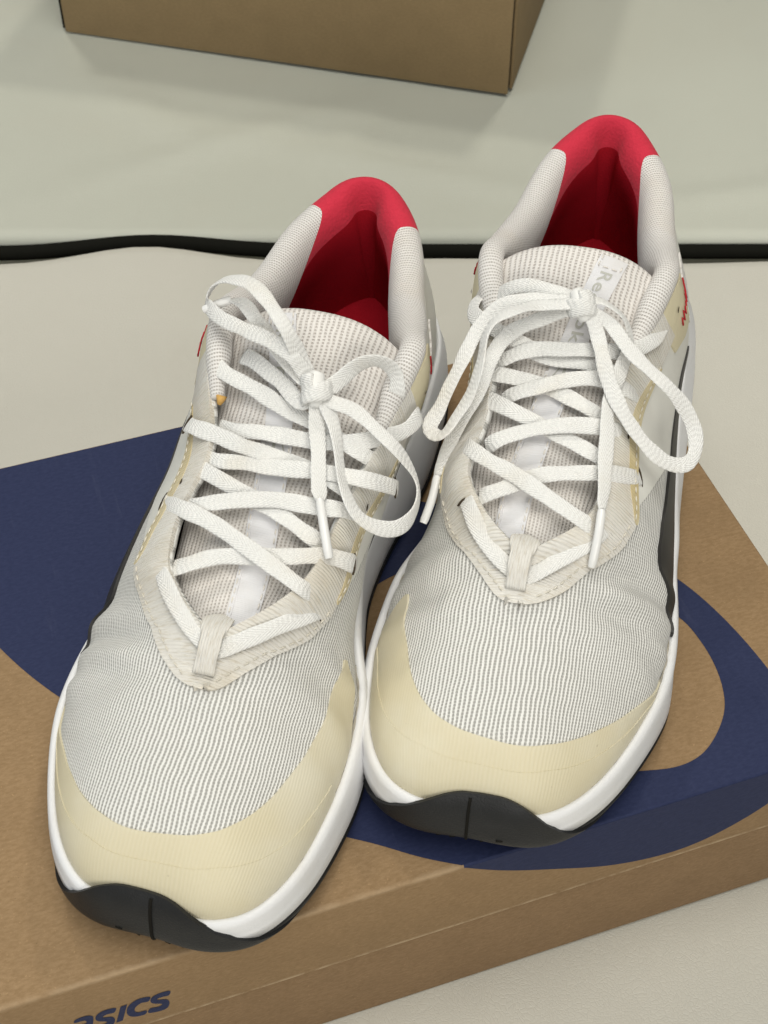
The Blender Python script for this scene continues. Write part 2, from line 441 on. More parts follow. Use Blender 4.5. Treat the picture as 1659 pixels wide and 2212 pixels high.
# ------------------------------------------------------------------ the bench the boxes lie on
def cushion(name, x0, x1, y0, y1, z0, z1, rad, mat, label, edge_wave=0., lift=None):
    """padded slab: a height-field top with rounded rims, closed below"""
    nx, ny = 150, 120
    # rounded-corner sampling in y at both rims
    def axis(a, b, n):
        t = np.linspace(0, 1, n); k = .5 - .5 * np.cos(np.pi * t); return a + (b - a) * (.55 * t + .45 * k)
    xs, ys = axis(x0, x1, nx), axis(y0, y1, ny)
    X, Y = np.meshgrid(xs, ys, indexing='ij')
    dx = np.minimum(X - x0, x1 - X); dy = np.minimum(Y - y0, y1 - Y)
    def rnd(d): 
        q = np.clip(1 - d / rad, 0, 1); return rad * (1 - np.sqrt(np.clip(1 - q * q, 0, 1)))
    Z = z1 - np.minimum(rnd(dx) + rnd(dy), rad * 1.05)
    if lift is not None: Y2, Z = lift(X, Y, Z)
    else: Y2 = Y
    V = np.stack([X, Y2, Z], -1).reshape(-1, 3); F = grid_faces(nx, ny)
    # skirt
    ring = [i * ny for i in range(nx)] + [(nx - 1) * ny + j for j in range(1, ny)] + [i * ny + ny - 1 for i in range(nx - 2, -1, -1)] + [j for j in range(ny - 2, 0, -1)]
    n0 = len(V); low = V[ring].copy(); low[:, 2] = z0
    V = np.vstack([V, low]); m = len(ring)
    for k in range(m): F.append((ring[k], n0 + k, n0 + (k + 1) % m, ring[(k + 1) % m]))
    F.append(tuple(n0 + k for k in range(m)))
    me = mesh(name, V, F); recalc(me)
    o = link(name, me, mat); tag(o, label, 'cushion', 'bench cushions')
    return o
def front_lift(X, Y, Z):
    k = np.exp(-((X + .135) / .045) ** 2) * sm(Y, .60, .676)
    s = np.exp(-((X + .215) / .05) ** 2) * sm(Y, .62, .676)
    far = sm(Y, .55, .676)
    Y2 = Y + .007 * k - .004 * s + .0012 * np.sin(X * 31) * far
    Z2 = Z + .004 * k + .0008 * np.sin(X * 9 + Y * 13) + .0006 * np.sin(X * 23 - Y * 17)
    under = (np.abs(X) < .3) & (Y < .62) & (Y > .1)
    Z2 = np.where(under, np.minimum(Z2, 0), Z2)
    return Y2, Z2
def rear_lift(X, Y, Z):
    w = sm(np.abs(X - .0) , .0, .9)
    Z2 = Z + .0012 * np.sin(X * 6 + 1) * np.sin(Y * 5) - .0012
    for (cx, cy, a, l, amp) in ((-.10, .79, .5, .09, .0030), (.02, .76, -.3, .12, .0022), (-.02, .80, 1.2, .05, .0030), (.22, .74, .2, .14, .002), (-.16, .83, -.7, .06, .0025), (.12, .77, .9, .06, .002)):
        u = (X - cx) * math.cos(a) + (Y - cy) * math.sin(a); v = -(X - cx) * math.sin(a) + (Y - cy) * math.cos(a)
        Z2 = Z2 + amp * np.exp(-(v / .010) ** 2) * np.exp(-(u / l) ** 2)
    return Y, Z2
cushion('bench_cushion', -.9, .9, -.35, .6765, -.09, 0, .004, 'leather', 'white leatherette cushion under the printed shoe box, in front of the dark gap', lift=front_lift)
cushion('bench_cushion', -.9, .9, .6945, 1.75, -.09, 0, .003, 'leather_rear', 'pale leatherette cushion behind the dark gap, under the plain cardboard box', lift=rear_lift)
me = mesh('bench_base', [(-.95, -.4, -.0905), (.95, -.4, -.0905), (.95, 1.8, -.0905), (-.95, 1.8, -.0905)], [(0, 1, 2, 3)])
tag(link('bench_base', me, 'dark', smooth=False), kind='structure')
# dark piping that fills the gap between the cushions
def tube(path, rad, n=8, cap=True):
    P = np.asarray(path, float); k = len(P); rad = np.broadcast_to(np.asarray(rad, float), (k,))
    T = np.gradient(P, axis=0); T /= np.linalg.norm(T, axis=1, keepdims=True) + 1e-12
    up = np.array([0, 0, 1.]) if abs(T[0, 2]) < .9 else np.array([1., 0, 0])
    V = []; nrm = None
    for i in range(k):
        nrm = up - T[i] * (up @ T[i]) if nrm is None else nrm - T[i] * (nrm @ T[i])
        nrm = nrm / np.linalg.norm(nrm); b = np.cross(T[i], nrm)
        for j in range(n):
            a = 2 * math.pi * j / n; V.append(P[i] + rad[i] * (math.cos(a) * nrm + math.sin(a) * b))
    F = grid_faces(k, n, wrap_v=True)
    if cap: F += [tuple(range(n)), tuple((k - 1) * n + j for j in reversed(range(n)))]
    return np.array(V), F
xs = np.linspace(-.85, .85, 160)
pp = np.stack([xs, .6895 + .005 * np.exp(-((xs + .135) / .05) ** 2) - .002 * np.exp(-((xs + .215) / .05) ** 2), np.full_like(xs, -.0072) + .003 * np.exp(-((xs + .135) / .05) ** 2)], -1)
V, F = tube(pp, .0044, 12)
me = mesh('gap_piping', V, F); recalc(me)
tag(link('gap_piping', me, 'piping'), 'dark piping running along the gap between the two cushions', 'piping')

# ------------------------------------------------------------------ boxes
def box_mesh(name, x0, x1, y0, y1, z0, z1, bev=.0005, seg=2):
    bm = bmesh.new()
    bmesh.ops.create_cube(bm, size=1)
    for v in bm.verts:
        v.co = Vector(((x0 + x1) / 2 + v.co.x * (x1 - x0), (y0 + y1) / 2 + v.co.y * (y1 - y0), (z0 + z1) / 2 + v.co.z * (z1 - z0)))
    if bev: bmesh.ops.bevel(bm, geom=list(bm.edges), offset=bev, segments=seg, affect='EDGES', profile=.5)
    me = bpy.data.meshes.new(name); bm.to_mesh(me); bm.free(); return me
def smooth_closed(pts, n=8):
    """closed Catmull-Rom"""
    P = np.array(pts, float); out = []
    for i in range(len(P)):
        a, b, c, d = P[i - 1], P[i], P[(i + 1) % len(P)], P[(i + 2) % len(P)]
        for t in np.linspace(0, 1, n, endpoint=False):
            out.append(.5 * ((2 * b) + (-a + c) * t + (2 * a - 5 * b + 4 * c - d) * t * t + (-a + 3 * b - 3 * c + d) * t ** 3))
    return np.array(out)
def smooth_open(pts, n=8):
    P = np.array(pts, float); s = np.r_[0, np.cumsum(np.linalg.norm(np.diff(P, axis=0), axis=1))]
    f = spl(s, P); return f(np.linspace(0, s[-1], n * (len(P) - 1) + 1))
def poly_mesh(name, loops, mapf):
    from mathutils.geometry import tessellate_polygon
    L = [[Vector((p[0], p[1], 0)) for p in l] for l in loops]
    tris = tessellate_polygon(L); flat = [p for l in loops for p in l]
    me = mesh(name, [mapf(p[0], p[1]) for p in flat], tris)
    return me
def orient(me, direction):
    d = Vector(direction)
    bm = bmesh.new(); bm.from_mesh(me)
    for f in bm.faces:
        f.normal_update()
        if f.normal.dot(d) < 0: f.normal_flip()
    bm.to_mesh(me); bm.free(); me.update()

BX = empty('shoe_box', (-.11778, .19039, 0), R(18.75))
tag(BX, 'kraft cardboard shoe box with dark blue print, under the two running shoes', 'shoe box')
body = link('body', box_mesh('body', -.0225, .3072, .0020, .2289, .0004, ZB - .002, .0006), 'kraft_body', BX, sharp=35)
lid_me = box_mesh('lid', -.0250, .3097, .0, .2309, ZB - .0420, ZB, .0009, 3)
lid = link('lid', lid_me, 'kraft_lid', BX, sharp=50)
E3 = .00018
outer = [(151.6, .6), (138.7, 8.5), (128.4, 16.3), (118.4, 23), (92, 43), (66, 72), (39.9, 107.6), (28.8, 124.8), (21.7, 138.5), (8, 168), (-4, 200), (-12, 230)]
outer = list(smooth_open(outer, 6)) + [(158, 230)] + list(smooth_open([(158, 230), (159, 212), (164, 194), (175, 174), (191, 159), (215, 147), (240, 131), (260, 109), (273.5, 87.4), (280.9, 65.9), (285.5, 38.8), (286, 18), (284, .6)], 6))[1:]
hole = smooth_closed([(265.4, 71.1), (268, 58.3), (267.8, 45.7), (265.2, 34.5), (260.8, 26.1), (252.8, 18.1), (244.5, 13.3), (234.6, 12.1), (221, 14.9), (200, 20), (175, 31), (152, 48), (140, 70), (139, 92), (148, 112), (165, 123), (188, 126), (212, 120), (237, 107), (255, 90)], 6)
me = poly_mesh('printed_swirl', [outer, list(hole)], lambda x, y: (x * .001, y * .001, ZB + E3)); orient(me, (0, 0, 1))
link('printed_swirl', me, 'ink', lid, smooth=False)
fr = smooth_open([(152.5, -.7), (166, -10.5), (188, -22.5), (205.6, -31), (223, -36), (240.8, -36.6), (257, -31), (269.3, -22.8), (279, -11), (284, -.7)], 8)
me = poly_mesh('printed_swirl', [list(fr)], lambda x, z: (x * .001, -E3, ZB + z * .001)); orient(me, (0, -1, 0))
link('printed_swirl', me, 'ink', lid, smooth=False)
# rounded strip of ink over the folded edge
V = []; F = []
xs = np.linspace(152.2, 284, 60)
for x in xs:
    for a in np.linspace(0, math.pi / 2, 5):
        V.append((x * .001, .0009 - (.0009 + E3) * math.sin(a) , ZB - .0009 + (.0009 + E3) * math.cos(a)))
me = mesh('printed_swirl', V, grid_faces(60, 5)); orient(me, (0, -1, 1))
link('printed_swirl', me, 'ink', lid)
letters = {
 'S': [(50.8, -22.1), (50.2, -24.9), (48.2, -24.7), (46.6, -24.8), (46.4, -25.8), (49.1, -27.4), (49.8, -30.0), (48.9, -33.3), (46.7, -34.3), (42.5, -33.1), (43.3, -30.3), (45.9, -30.8), (47.2, -30.3), (47.2, -29.4), (44.7, -27.3), (44.0, -25.2), (44.8, -22.7), (47.4, -21.5)],
 'C': [(44.2, -22.0), (43.4, -24.7), (41.0, -24.3), (38.9, -26.1), (38.4, -28.6), (39.4, -30.3), (42.0, -30.8), (41.3, -33.2), (38.3, -32.8), (36.4, -31.0), (35.8, -28.1), (36.7, -24.1), (38.9, -21.6), (41.4, -20.9)],
 'I': [(36.7, -22.1), (33.9, -32.5), (31.7, -32.7), (34.5, -22.4)],
 'S2': [(32.9, -22.1), (32.1, -24.9), (30.0, -24.7), (28.6, -25.1), (28.4, -26.1), (31.0, -27.6), (31.6, -30.2), (30.6, -33.2), (27.9, -34.2), (24.3, -33.4), (25.1, -30.6), (27.5, -31.0), (28.8, -30.5), (28.8, -29.6), (26.4, -27.5), (25.9, -25.1), (26.9, -22.6), (29.3, -21.4)],
 'a': [(19.3, -23.6), (19.9, -21.6), (22.5, -21.1), (24.8, -22.0), (25.3, -24.7), (23.2, -33.0), (21.0, -32.8), (19.0, -32.8), (17.0, -31.0), (17.0, -28.3), (18.3, -26.5), (20.2, -26.1), (22.6, -26.3), (22.9, -24.8), (22.0, -23.9)]}
for k, pts in letters.items():
    pl = smooth_closed(pts, 4) if k != 'I' else pts
    me = poly_mesh('printed_letter', [list(pl)], lambda x, z: (x * .001, -E3, ZB + z * .001)); orient(me, (0, -1, 0))
    link('printed_letter', me, 'ink', lid, smooth=False)
# counter of the letter a, in board colour
me = poly_mesh('letter_counter', [list(smooth_closed([(19.4, -29.6), (20.6, -28.2), (22.2, -28.6), (21.7, -30.6), (20.0, -31.0)], 4))], lambda x, z: (x * .001, -E3 * 2, ZB + z * .001)); orient(me, (0, -1, 0))
link('letter_counter', me, 'kraft', lid, smooth=False)
# swirl mark in front of the word
sw = []
for i in range(40):
    a = 2.6 - i * .135; r = 1.6 + i * .175; sw.append((10.2 + r * math.cos(a) * 1.05 + .25 * r * math.sin(a), -25.4 + r * math.sin(a), .55 + .75 * math.sin(math.pi * min(1, i / 30))))
ol = []; il = []
for i, (x, z, w) in enumerate(sw):
    j = min(i + 1, 39); h = max(i - 1, 0); tx, tz = sw[j][0] - sw[h][0], sw[j][1] - sw[h][1]; l = math.hypot(tx, tz)
    ol.append((x - tz / l * w, z + tx / l * w)); il.append((x + tz / l * w, z - tx / l * w))
V = [(x * .001, -E3, ZB + z * .001) for x, z in ol + il]
me = mesh('printed_emblem', V, [(i, i + 1, 40 + i + 1, 40 + i) for i in range(39)]); orient(me, (0, -1, 0))
link('printed_emblem', me, 'ink', lid, smooth=False)

# plain box behind, standing on the rear cushion
RB = empty('cardboard_box', (-.2204, .9204, 0), math.atan2(.8418 - .9204, .0801 + .2204))
tag(RB, 'plain brown cardboard box standing on the rear cushion, cut by the top of the picture', 'box')
Wd, Dp, Hh = .3106, .19, .118
link('front_panel', box_mesh('front_panel', .0034, Wd - .0004, 0, .003, .0004, Hh, .0006), 'kraft_rear', RB, sharp=35)
link('side_panel', box_mesh('side_panel', Wd - .0008, Wd + .0012, .0072, Dp, .0004, Hh, .0006), 'kraft_rear', RB, sharp=35)
link('side_panel', box_mesh('side_panel', -.0014, .0006, .0080, Dp, .0004, Hh, .0006), 'kraft_rear', RB, sharp=35)
link('back_panel', box_mesh('back_panel', .0012, Wd - .0008, Dp - .002, Dp, .0004, Hh, .0006), 'kraft_rear', RB, sharp=35)
link('top_panel', box_mesh('top_panel', -.001, Wd + .001, -.001, Dp + .001, Hh + .0002, Hh + .0022, .0006), 'kraft_rear', RB, sharp=35)
link('slot_shade', box_mesh('slot_shade', .0002, Wd - .0012, .0034, Dp - .0022, .0008, Hh - .001, 0), 'dark', RB, smooth=False)  # dark block added to put shade into the corner slots

# ------------------------------------------------------------------ the running shoes
def tri_noise(P, f):
    x, y, z = P[..., 0] * f, P[..., 1] * f, P[..., 2] * f
    return (np.sin(x * 1.3 + 1.7 * np.sin(y * .9 + .4)) + np.sin(y * 1.1 + 1.5 * np.sin(z * 1.2 + x * .7)) + np.sin(z * 1.7 + 1.3 * np.sin(x * 1.1 - y * .5))) / 3
class Shoe(ShoeShape):
    def N(self, u, t):
        u, t = np.broadcast_arrays(np.asarray(u, float), np.asarray(t, float))
        tc = np.where(np.abs(u) < .49, np.minimum(t, .95), t)
        n = ShoeShape.N(self, u, tc)
        um = np.where(np.abs(u) < 1e-4, 1e-4, u)
        m = ShoeShape.N(self, -um, tc); w = (sm(t, .86, 1.) * (np.abs(u) < .485))[..., None] * .5
        n = n * (1 - w) + m * w
        return n / (np.linalg.norm(n, axis=-1, keepdims=True) + 1e-12)
    def disp(self, P):
        x, y, z = P[..., 0], P[..., 1], P[..., 2]
        side = sm(np.abs(x + .004), .014, .034) * np.where(x < 0, .45 * (1 - sm(y, .200, .218)), 1 - sm(y, .225, .245))
        ph = 0. if self.var == 'A' else 1.9
        g = np.exp(-((y - .214) / .017) ** 2)
        w = np.sin((y + .35 * np.abs(x)) * 2 * np.pi / .0135 + ph + 14 * x) * g * side * .0013
        g2 = np.exp(-((y - .222) / .022) ** 2)
        w = w + np.sin((y - .2 * np.abs(x)) * 2 * np.pi / .021 + ph) * g2 * .0007
        w = w + tri_noise(P, 95. if self.var == 'A' else 83.) * .00045 * sm(z, .026, .04) * (1 - sm(y, .262, .285) * .6)
        return w * sm(z, .022, .034)
    def D(self, u, t, off=0.):
        P = self.S(u, t); return P + self.N(u, t) * (self.disp(P) + np.asarray(off))[..., None]
    def fab(self, P):
        """fabric coordinates in mm: columns run along the shoe"""
        xc = -.004; zr = np.interp(P[..., 1], [.1, .18, .23, .25, .29], [.09, .078, .058, .052, .045])
        dr = np.maximum(zr - P[..., 2], 0)
        return np.stack([1000 * ((P[..., 0] - xc) + np.sign(P[..., 0] - xc) * .75 * dr * sm(np.abs(P[..., 0] - xc), .01, .04)), 1000 * (P[..., 1] + .0 * dr)], -1)

def interp(tab, bl=.006):
    k = sorted(tab); xs = np.array(k); ys = np.array([tab[q] for q in k], float)
    def f(q):
        q = np.asarray(q, float)
        # monotone-ish smooth interpolation: linear on a light blur
        return (np.interp(q - bl, xs, ys) + 2 * np.interp(q, xs, ys) + np.interp(q + bl, xs, ys)) / 4
    return f
TE_L = interp({.372: 1, .374: .965, .380: .935, .392: .895, .41: .85, .43: .80, .46: .74, .49: .69, .52: .655, .545: .66, .57: .70, .60: .755, .64: .765, .70: .74, .76: .72, .81: .72}, .0025)
TE_M = interp({.372: 1, .374: .965, .380: .940, .392: .91, .41: .875, .43: .83, .455: .76, .48: .69, .505: .61, .53: .575, .56: .60, .60: .655, .65: .68, .70: .66, .76: .66, .81: .70}, .0025)
CAP_T = interp({-.49: .295, -.463: .345, -.417: .39, -.36: .425, -.30: .46, -.25: .485, -.20: .515, -.14: .548, -.085: .555, -.03: .545, 0: .535, .06: .51, .11: .485, .16: .43, .22: .35, .28: .24, .315: .16, .35: .06, .372: .004}, .012)
CAP_B = interp({-.49: .285, -.46: .20, -.43: .11, -.40: .04, -.37: -.0, .4: 0})
QT_L = interp({.555: .72, .60: .56, .64: .40, .68: .22, .72: .06, .75: .0, 1: 0})
QT_M = interp({.555: .60, .60: .50, .64: .40, .68: .22, .72: .06, .75: .0, 1: 0})

def build_shoe(var, loc, ang, mir, label, laces, aglets, knot_c):
    sh = Shoe(var)
    root = empty('running_shoe', loc, math.pi - R(ang))
    tag(root, label, 'shoe', 'pair of running shoes')
    sx = np.array([-1., 1, 1]) if mir else np.array([1., 1, 1])
    def add(name, V, F, mat, parent=root, UV=None, sharp=None, smooth=True, fix=True, weld=0.):
        me = mesh(name, np.asarray(V).reshape(-1, 3) * sx, F, UV, flip=mir)
        if weld: merge(me, weld)
        if fix: recalc(me)
        return link(name, me, mat, parent, smooth=smooth, sharp=sharp)
    def strip(name, us, t0, t1, nt, off, mat, th=None, parent=root, weld=0.):
        us = np.asarray(us); k = np.linspace(0, 1, nt)
        T = t0[:, None] + (t1 - t0)[:, None] * k; U = us[:, None] + 0 * T
        P = sh.D(U, T, off)
        o = add(name, P, grid_faces(len(us), nt), mat, parent, sh.fab(sh.S(U, T)).reshape(-1, 2), fix=False, weld=weld)
        orient_out(o.data)
        return solid(o, th if th else off + .0004)
    cen = np.array([0, .16, .03]) * sx
    def orient_out(me):
        # face away from the inside of the shoe
        bm = bmesh.new(); bm.from_mesh(me); s = 0.
        for f in bm.faces:
            f.normal_update(); c = f.calc_center_median(); a = Vector((float(cen[0]) * 0, min(max(c.y, .03), .25), .035)); s += f.normal.dot(c - a) * f.calc_area()
        if s < 0: bmesh.ops.reverse_faces(bm, faces=bm.faces)
        bm.to_mesh(me); bm.free(); me.update()

    # --- base knit upper
    us = np.linspace(-1, 1, 381); ts = np.linspace(0, 1, 56)
    U, T = np.meshgrid(us, ts, indexing='ij'); P = sh.D(U, T, 0.)
    o = add('knit_upper', P, grid_faces(381, 56), 'mesh', UV=sh.fab(sh.S(U, T)).reshape(-1, 2), fix=False, weld=2e-5)
    orient_out(o.data); solid(o, .0022, split=0)

    # --- film and cloth overlays
    cap_lo, cap_b = (-.487, CAP_B(np.linspace(-.487, .371, 240))) if var == 'A' else (-.402, np.interp(np.linspace(-.402, .371, 240), [-.402, -.385, -.36, -.335], [.375, .26, .10, 0]))
    u = np.linspace(cap_lo, .371, 240)
    strip('toe_cap', u, np.maximum(cap_b, 0), np.maximum(CAP_T(u), cap_b + .004), 30, .0007, 'cap', .0010)
    u = np.linspace(-.33, .335, 160)
    strip('toe_film', u, 0 * u, np.maximum(CAP_T(u) * np.interp(u, [-.40, -.3, -.1, .1, .335], [.25, .42, .70, .72, .5]), .01), 20, .0010, 'cap', .0006)
    VV, FF, UU = [], [], []
    base = 0
    for sg, te in ((1, TE_L), (-1, TE_M)):
        u = .3712 + .4038 * np.linspace(0, 1, 130) ** 1.5; t0 = np.minimum(te(u), .999); k = np.linspace(0, 1, 20)
        Tt = t0[:, None] + (1 - t0)[:, None] * k; Uu = sg * u[:, None] + 0 * Tt
        end = sm(u, .755, .775)[:, None]
        Pp = sh.D(Uu, Tt, .0012)
        VV.append(Pp.reshape(-1, 3)); FF += grid_faces(130, 20, base); UU.append(np.stack([Pp[..., 0].ravel() * 1000, Pp[..., 1].ravel() * 1000], -1)); base += 130 * 20
    me = mesh('eyestay', np.vstack(VV) * sx, FF, np.vstack(UU), flip=mir); merge(me, 1.5e-4); recalc(me)
    o = link('eyestay', me, 'eyestay', root); orient_out(me); solid(o, .0019)
    eyestay = o
    for sg, te, tq in ((1, TE_L, QT_L), (-1, TE_M, QT_M)):
        u = np.linspace(.556, .985, 120)
        top = np.where(u < .79, te(u) + .015, np.interp(u, [.79, .82, 1], [te(.79) + .015, .93, .93]))
        strip('quarter_panel', sg * u, np.minimum(tq(u), top - .01), top, 26, .0005, 'quarter', .0009)
        u = np.linspace(.545, .735, 60); e = te(u)
        wv = .075 * np.sin(np.pi * np.clip((u - .545) / .19, 0, 1)) ** .5 + .005
        strip('eyestay_trim', sg * u, e - .004, e + wv, 6, .0015, 'trim', .0012)
        u = np.linspace(.765, .853, 40)
        up_ = np.interp(u, [.765, .80, .83, .853], [.99, .97, .93, .88]); dn = np.interp(u, [.765, .79, .82, .853], [.62, .56, .57, .72])
        strip('ear_patch', sg * u, dn, up_, 14, .0011, 'earpatch', .0013)
        u = np.linspace(.82, .90, 40)
        dn = np.interp(u, [.82, .835, .86, .88, .90], [.50, .38, .33, .38, .62]); up_ = np.interp(u, [.82, .84, .87, .90], [.54, .66, .74, .66])
        strip('heel_overlay', sg * u, dn, up_, 12, .0012, 'collar', .001)
        # red zigzag stitches
        ra, rb = (.79, .845) if sg > 0 else (.815, .832)
        u = np.linspace(ra, rb, 19); tm = np.interp(u, [.79, .845], [.70, .84]); zz = np.where(np.arange(19) % 2, .045, -.03) * np.abs(np.sin(np.arange(19) * .45 + .4))
        P = sh.D(sg * u, tm + zz, .0017); V, F = tube(P, .00032, 6); add('red_stitching', V, F, 'thread_r')
    u = np.linspace(.43, .80, 110)
    lo = np.interp(u, [.405, .44, .47, .50, .53, .56, .60, .64, .70, .80], [.035, .045, .06, .10, .14, .165, .175, .19, .24, .34])
    hi = np.interp(u, [.405, .44, .47, .50, .53, .56, .60, .64, .70, .80], [.05, .13, .22, .34, .41, .42, .39, .37, .38, .38])
    strip('side_stripe', u, lo, hi, 10, .0011, 'black', .0013)
    u = np.linspace(.53, .74, 80)
    strip('side_stripe', u, np.interp(u, [.47, .52, .6, .74], [.012, .02, .05, .10]), np.interp(u, [.47, .52, .6, .74], [.02, .06, .10, .13]), 5, .0008, 'black', .001)
    u = -np.linspace(.60, .80, 70)
    strip('side_stripe', u, np.interp(-u, [.60, .64, .70, .80], [.08, .05, .08, .16]), np.interp(-u, [.60, .64, .70, .80], [.09, .16, .22, .20]), 6, .0008, 'black', .001)

    # --- midsole and outsole
    def contour(u):
        B = sh.S(u, np.zeros_like(u)); 
        nl = sh.L.params(np.abs(u))[4]; nm = sh.M.params(np.abs(u))[4]
        n = np.where((u >= 0)[:, None], nl, nm); return B, n / np.linalg.norm(n, axis=1, keepdims=True)
    nU = 260
    u = np.linspace(-1, 1, nU, endpoint=False)
    B, n2 = contour(u)
    k = 7; pad = np.vstack([n2[-k:], n2, n2[:k]]); n2 = np.stack([np.convolve(pad[:, i], np.ones(2 * k + 1) / (2 * k + 1), 'valid') for i in range(2)], -1)
    n2 /= np.linalg.norm(n2, axis=1, keepdims=True)
    def zbot(y): return .0125 * np.clip((y - .195) / .10, 0, 1.2) ** 2 + .006 * np.clip((.04 - y) / .04, 0, 1) ** 2
    yb = B[:, 1]; zb = zbot(yb); zt = B[:, 2]
    off = np.interp(yb, [0, .05, .12, .18, .23, .26, .297], [.0065, .0062, .0052, .0052, .0055, .0050, .0045]) + .0022 * (u > 0) * sm(yb, .01, .05) * (1 - sm(yb, .11, .17)) - .0014 * (u > 0) * sm(yb, .16, .18) * (1 - sm(yb, .21, .235)) - .0008 * (u < 0) * sm(yb, .09, .12) * (1 - sm(yb, .17, .2))
    lipz = np.interp(yb, [0, .06, .14, .2, .25, .297], [.006, .005, .0035, .0016, .0012, .0015])
    def ring(o_, z_): return np.concatenate([B[:, :2] + n2 * np.asarray(o_)[:, None], np.asarray(z_)[:, None]], 1)
    one = np.ones(nU)
    rings = [ring(-.006 * one, zt - .004), ring(-.0012 * one, zt - .001), ring(.0006 * one, zt + lipz * .4), ring(.0014 * one, zt + lipz), ring(.0022 * one, zt + lipz * 1.1), ring(.0032 * one, zt + lipz * .75),
             ring(.0040 * one, zt + lipz * .2 - .0008), ring(off * .86, zt - .004), ring(off, zt * .62 + zb * .38), ring(off * 1.08, zt * .36 + zb * .64), ring(off * .95, zb + .0055), ring(off * .8, zb + .0035), ring(-.012 * one, zb + .003)]
    V = np.stack(rings, 1); add('midsole', V, grid_faces(nU, len(rings), wrap_u=True), 'white')
    # side-wall groove lines as thin raised ribs
    rr = ring(off * 1.02 + .0002, zt * .8 + zb * .2 - .001)
    rings = [ring(off * .80, zb + .0052), ring(off * .98, zb + .0052), ring(off * 1.05 + .0003, zb + .0040), ring(off * .98, zb + .0012), ring(off * .7, zb + .0003), ring(-.010 * one, zb + .0002), ring(-.022 * one, zb + .0002)]
    V = np.stack(rings, 1); add('outsole', V, grid_faces(nU, len(rings), wrap_u=True), 'rubber')
    # toe bumper wrapping up from the outsole
    ub = np.linspace(-.27, .27, 120); Bb, nb = contour(ub)
    kk = 5; pad = np.vstack([nb[:1]] * kk + [nb] + [nb[-1:]] * kk); nb = np.stack([np.convolve(pad[:, i], np.ones(2 * kk + 1) / (2 * kk + 1), 'valid') for i in range(2)], -1)
    nb /= np.linalg.norm(nb, axis=1, keepdims=True)
    Q = np.interp(ub, [-.27, -.20, -.155, -.125, -.095, -.06, -.03, 0, .03, .052, .075, .098, .13, .18, .27], [3.2, 4.6, 7.5, 10.5, 15.5, 22.5, 27, 27.4, 27.8, 27.4, 23, 15.5, 9, 5.2, 3.2]) * .001
    Q = np.convolve(np.r_[[Q[0]] * 4, Q, [Q[-1]] * 4], np.ones(9) / 9, 'valid')
    V = []; nq = 20
    for i in range(120):
        zb_ = zbot(Bb[i, 1]); zt_ = Bb[i, 2]; of = np.interp(Bb[i, 1], [.18, .23, .26, .297], [.0052, .0055, .0050, .0045])
        def pt(o_, z_): return np.array([Bb[i, 0] + nb[i, 0] * o_, Bb[i, 1] + nb[i, 1] * o_, z_])
        prof = [pt(-.004, zb_ - .0004), pt(of * .72, zb_ - .0002), pt(of * 1.05 + .0008, zb_ + .0022), pt(of * 1.12 + .0010, zb_ + (zt_ - zb_) * .34), pt(of * 1.02 + .0011, zb_ + (zt_ - zb_) * .62), pt(of * .84 + .0013, zt_ - .0012)]
        for t, o_ in ((.13, .0034), (.20, .0026), (.27, .0020), (.34, .0016)): prof.append(sh.D(np.array([ub[i]]), np.array([t]), o_)[0])
        prof = np.array(prof); s = np.r_[0, np.cumsum(np.linalg.norm(np.diff(prof, axis=0), axis=1))]
        f = spl(s, prof); q = np.linspace(0, min(Q[i] + .0042, s[-1]), nq)
        V.append(f(q))
    V = np.array(V)
    # slit at the centre of the bumper
    ic = int(np.argmin(np.abs(ub - .0)))
    bump = add('toe_bumper', V, grid_faces(120, nq), 'rubber', fix=False); orient_out(bump.data); solid(bump, .0016)
    sl = V[ic][3:-1]; nn = np.array([0, .86, .5])
    P = sl + nn * .00015; V2, F2 = tube(P, .00055, 6); add('bumper_slit', V2, F2, 'dark', bump)
    for (du, q, l) in ((.035, 8, .0022), (-.025, 6, .0018), (-.045, 6, .0016), (.018, 6, .0010)):
        a = V[int(np.argmin(np.abs(ub - du)))][q]; b = a + np.array([l, -.0002, .0003]); pth = np.linspace(a, b, 4) + nn * .0001
        V2, F2 = tube(pth, .00042, 5); add('bumper_nick', V2, F2, 'dark', bump)

    # --- inside: insole, collar roll, linings
    th = np.linspace(-1, 1, 120, endpoint=False); Bi, ni = contour(th)
    rim = Bi.copy(); rim[:, :2] -= ni * .0045; rim[:, 2] = .033 + .008 * sm(-rim[:, 1], -.10, -.02)
    inner = rim.copy(); inner[:, 0] *= .5; inner[:, 1] = .15 + (inner[:, 1] - .15) * .85; inner[:, 2] = .032
    V = np.vstack([rim, inner, [[0, .15, .032]]])
    F = [(i, (i + 1) % 120, 120 + (i + 1) % 120, 120 + i) for i in range(120)] + [(120 + i, 120 + (i + 1) % 120, 240) for i in range(120)]
    F = [f for f in F if True]
    yc = lambda f: np.mean([V[i][1] for i in f])
    add('insole', V, [f for f in F if yc(f) >= .062], 'insole'); add('heel_pad', V, [f for f in F if yc(f) < .062], 'red_shaded')  # heel end takes the red with the inner shade in it
    PF = np.array([(1.0, -9), (1.3, -4), (1.0, -.8), (-.4, 2.4), (-3.2, 4.2), (-6.6, 4.3), (-9.6, 2.4), (-11.6, -1.4), (-12.4, -6.5), (-12.0, -13), (-10.6, -21), (-8.6, -34), (-7.6, -58)])
    ang_ = np.linspace(R(-60), R(-60) + 2 * math.pi, 13)
    PT = np.stack([-3.2 + 4.6 * np.cos(ang_), .2 + 4.6 * np.sin(ang_)], -1)
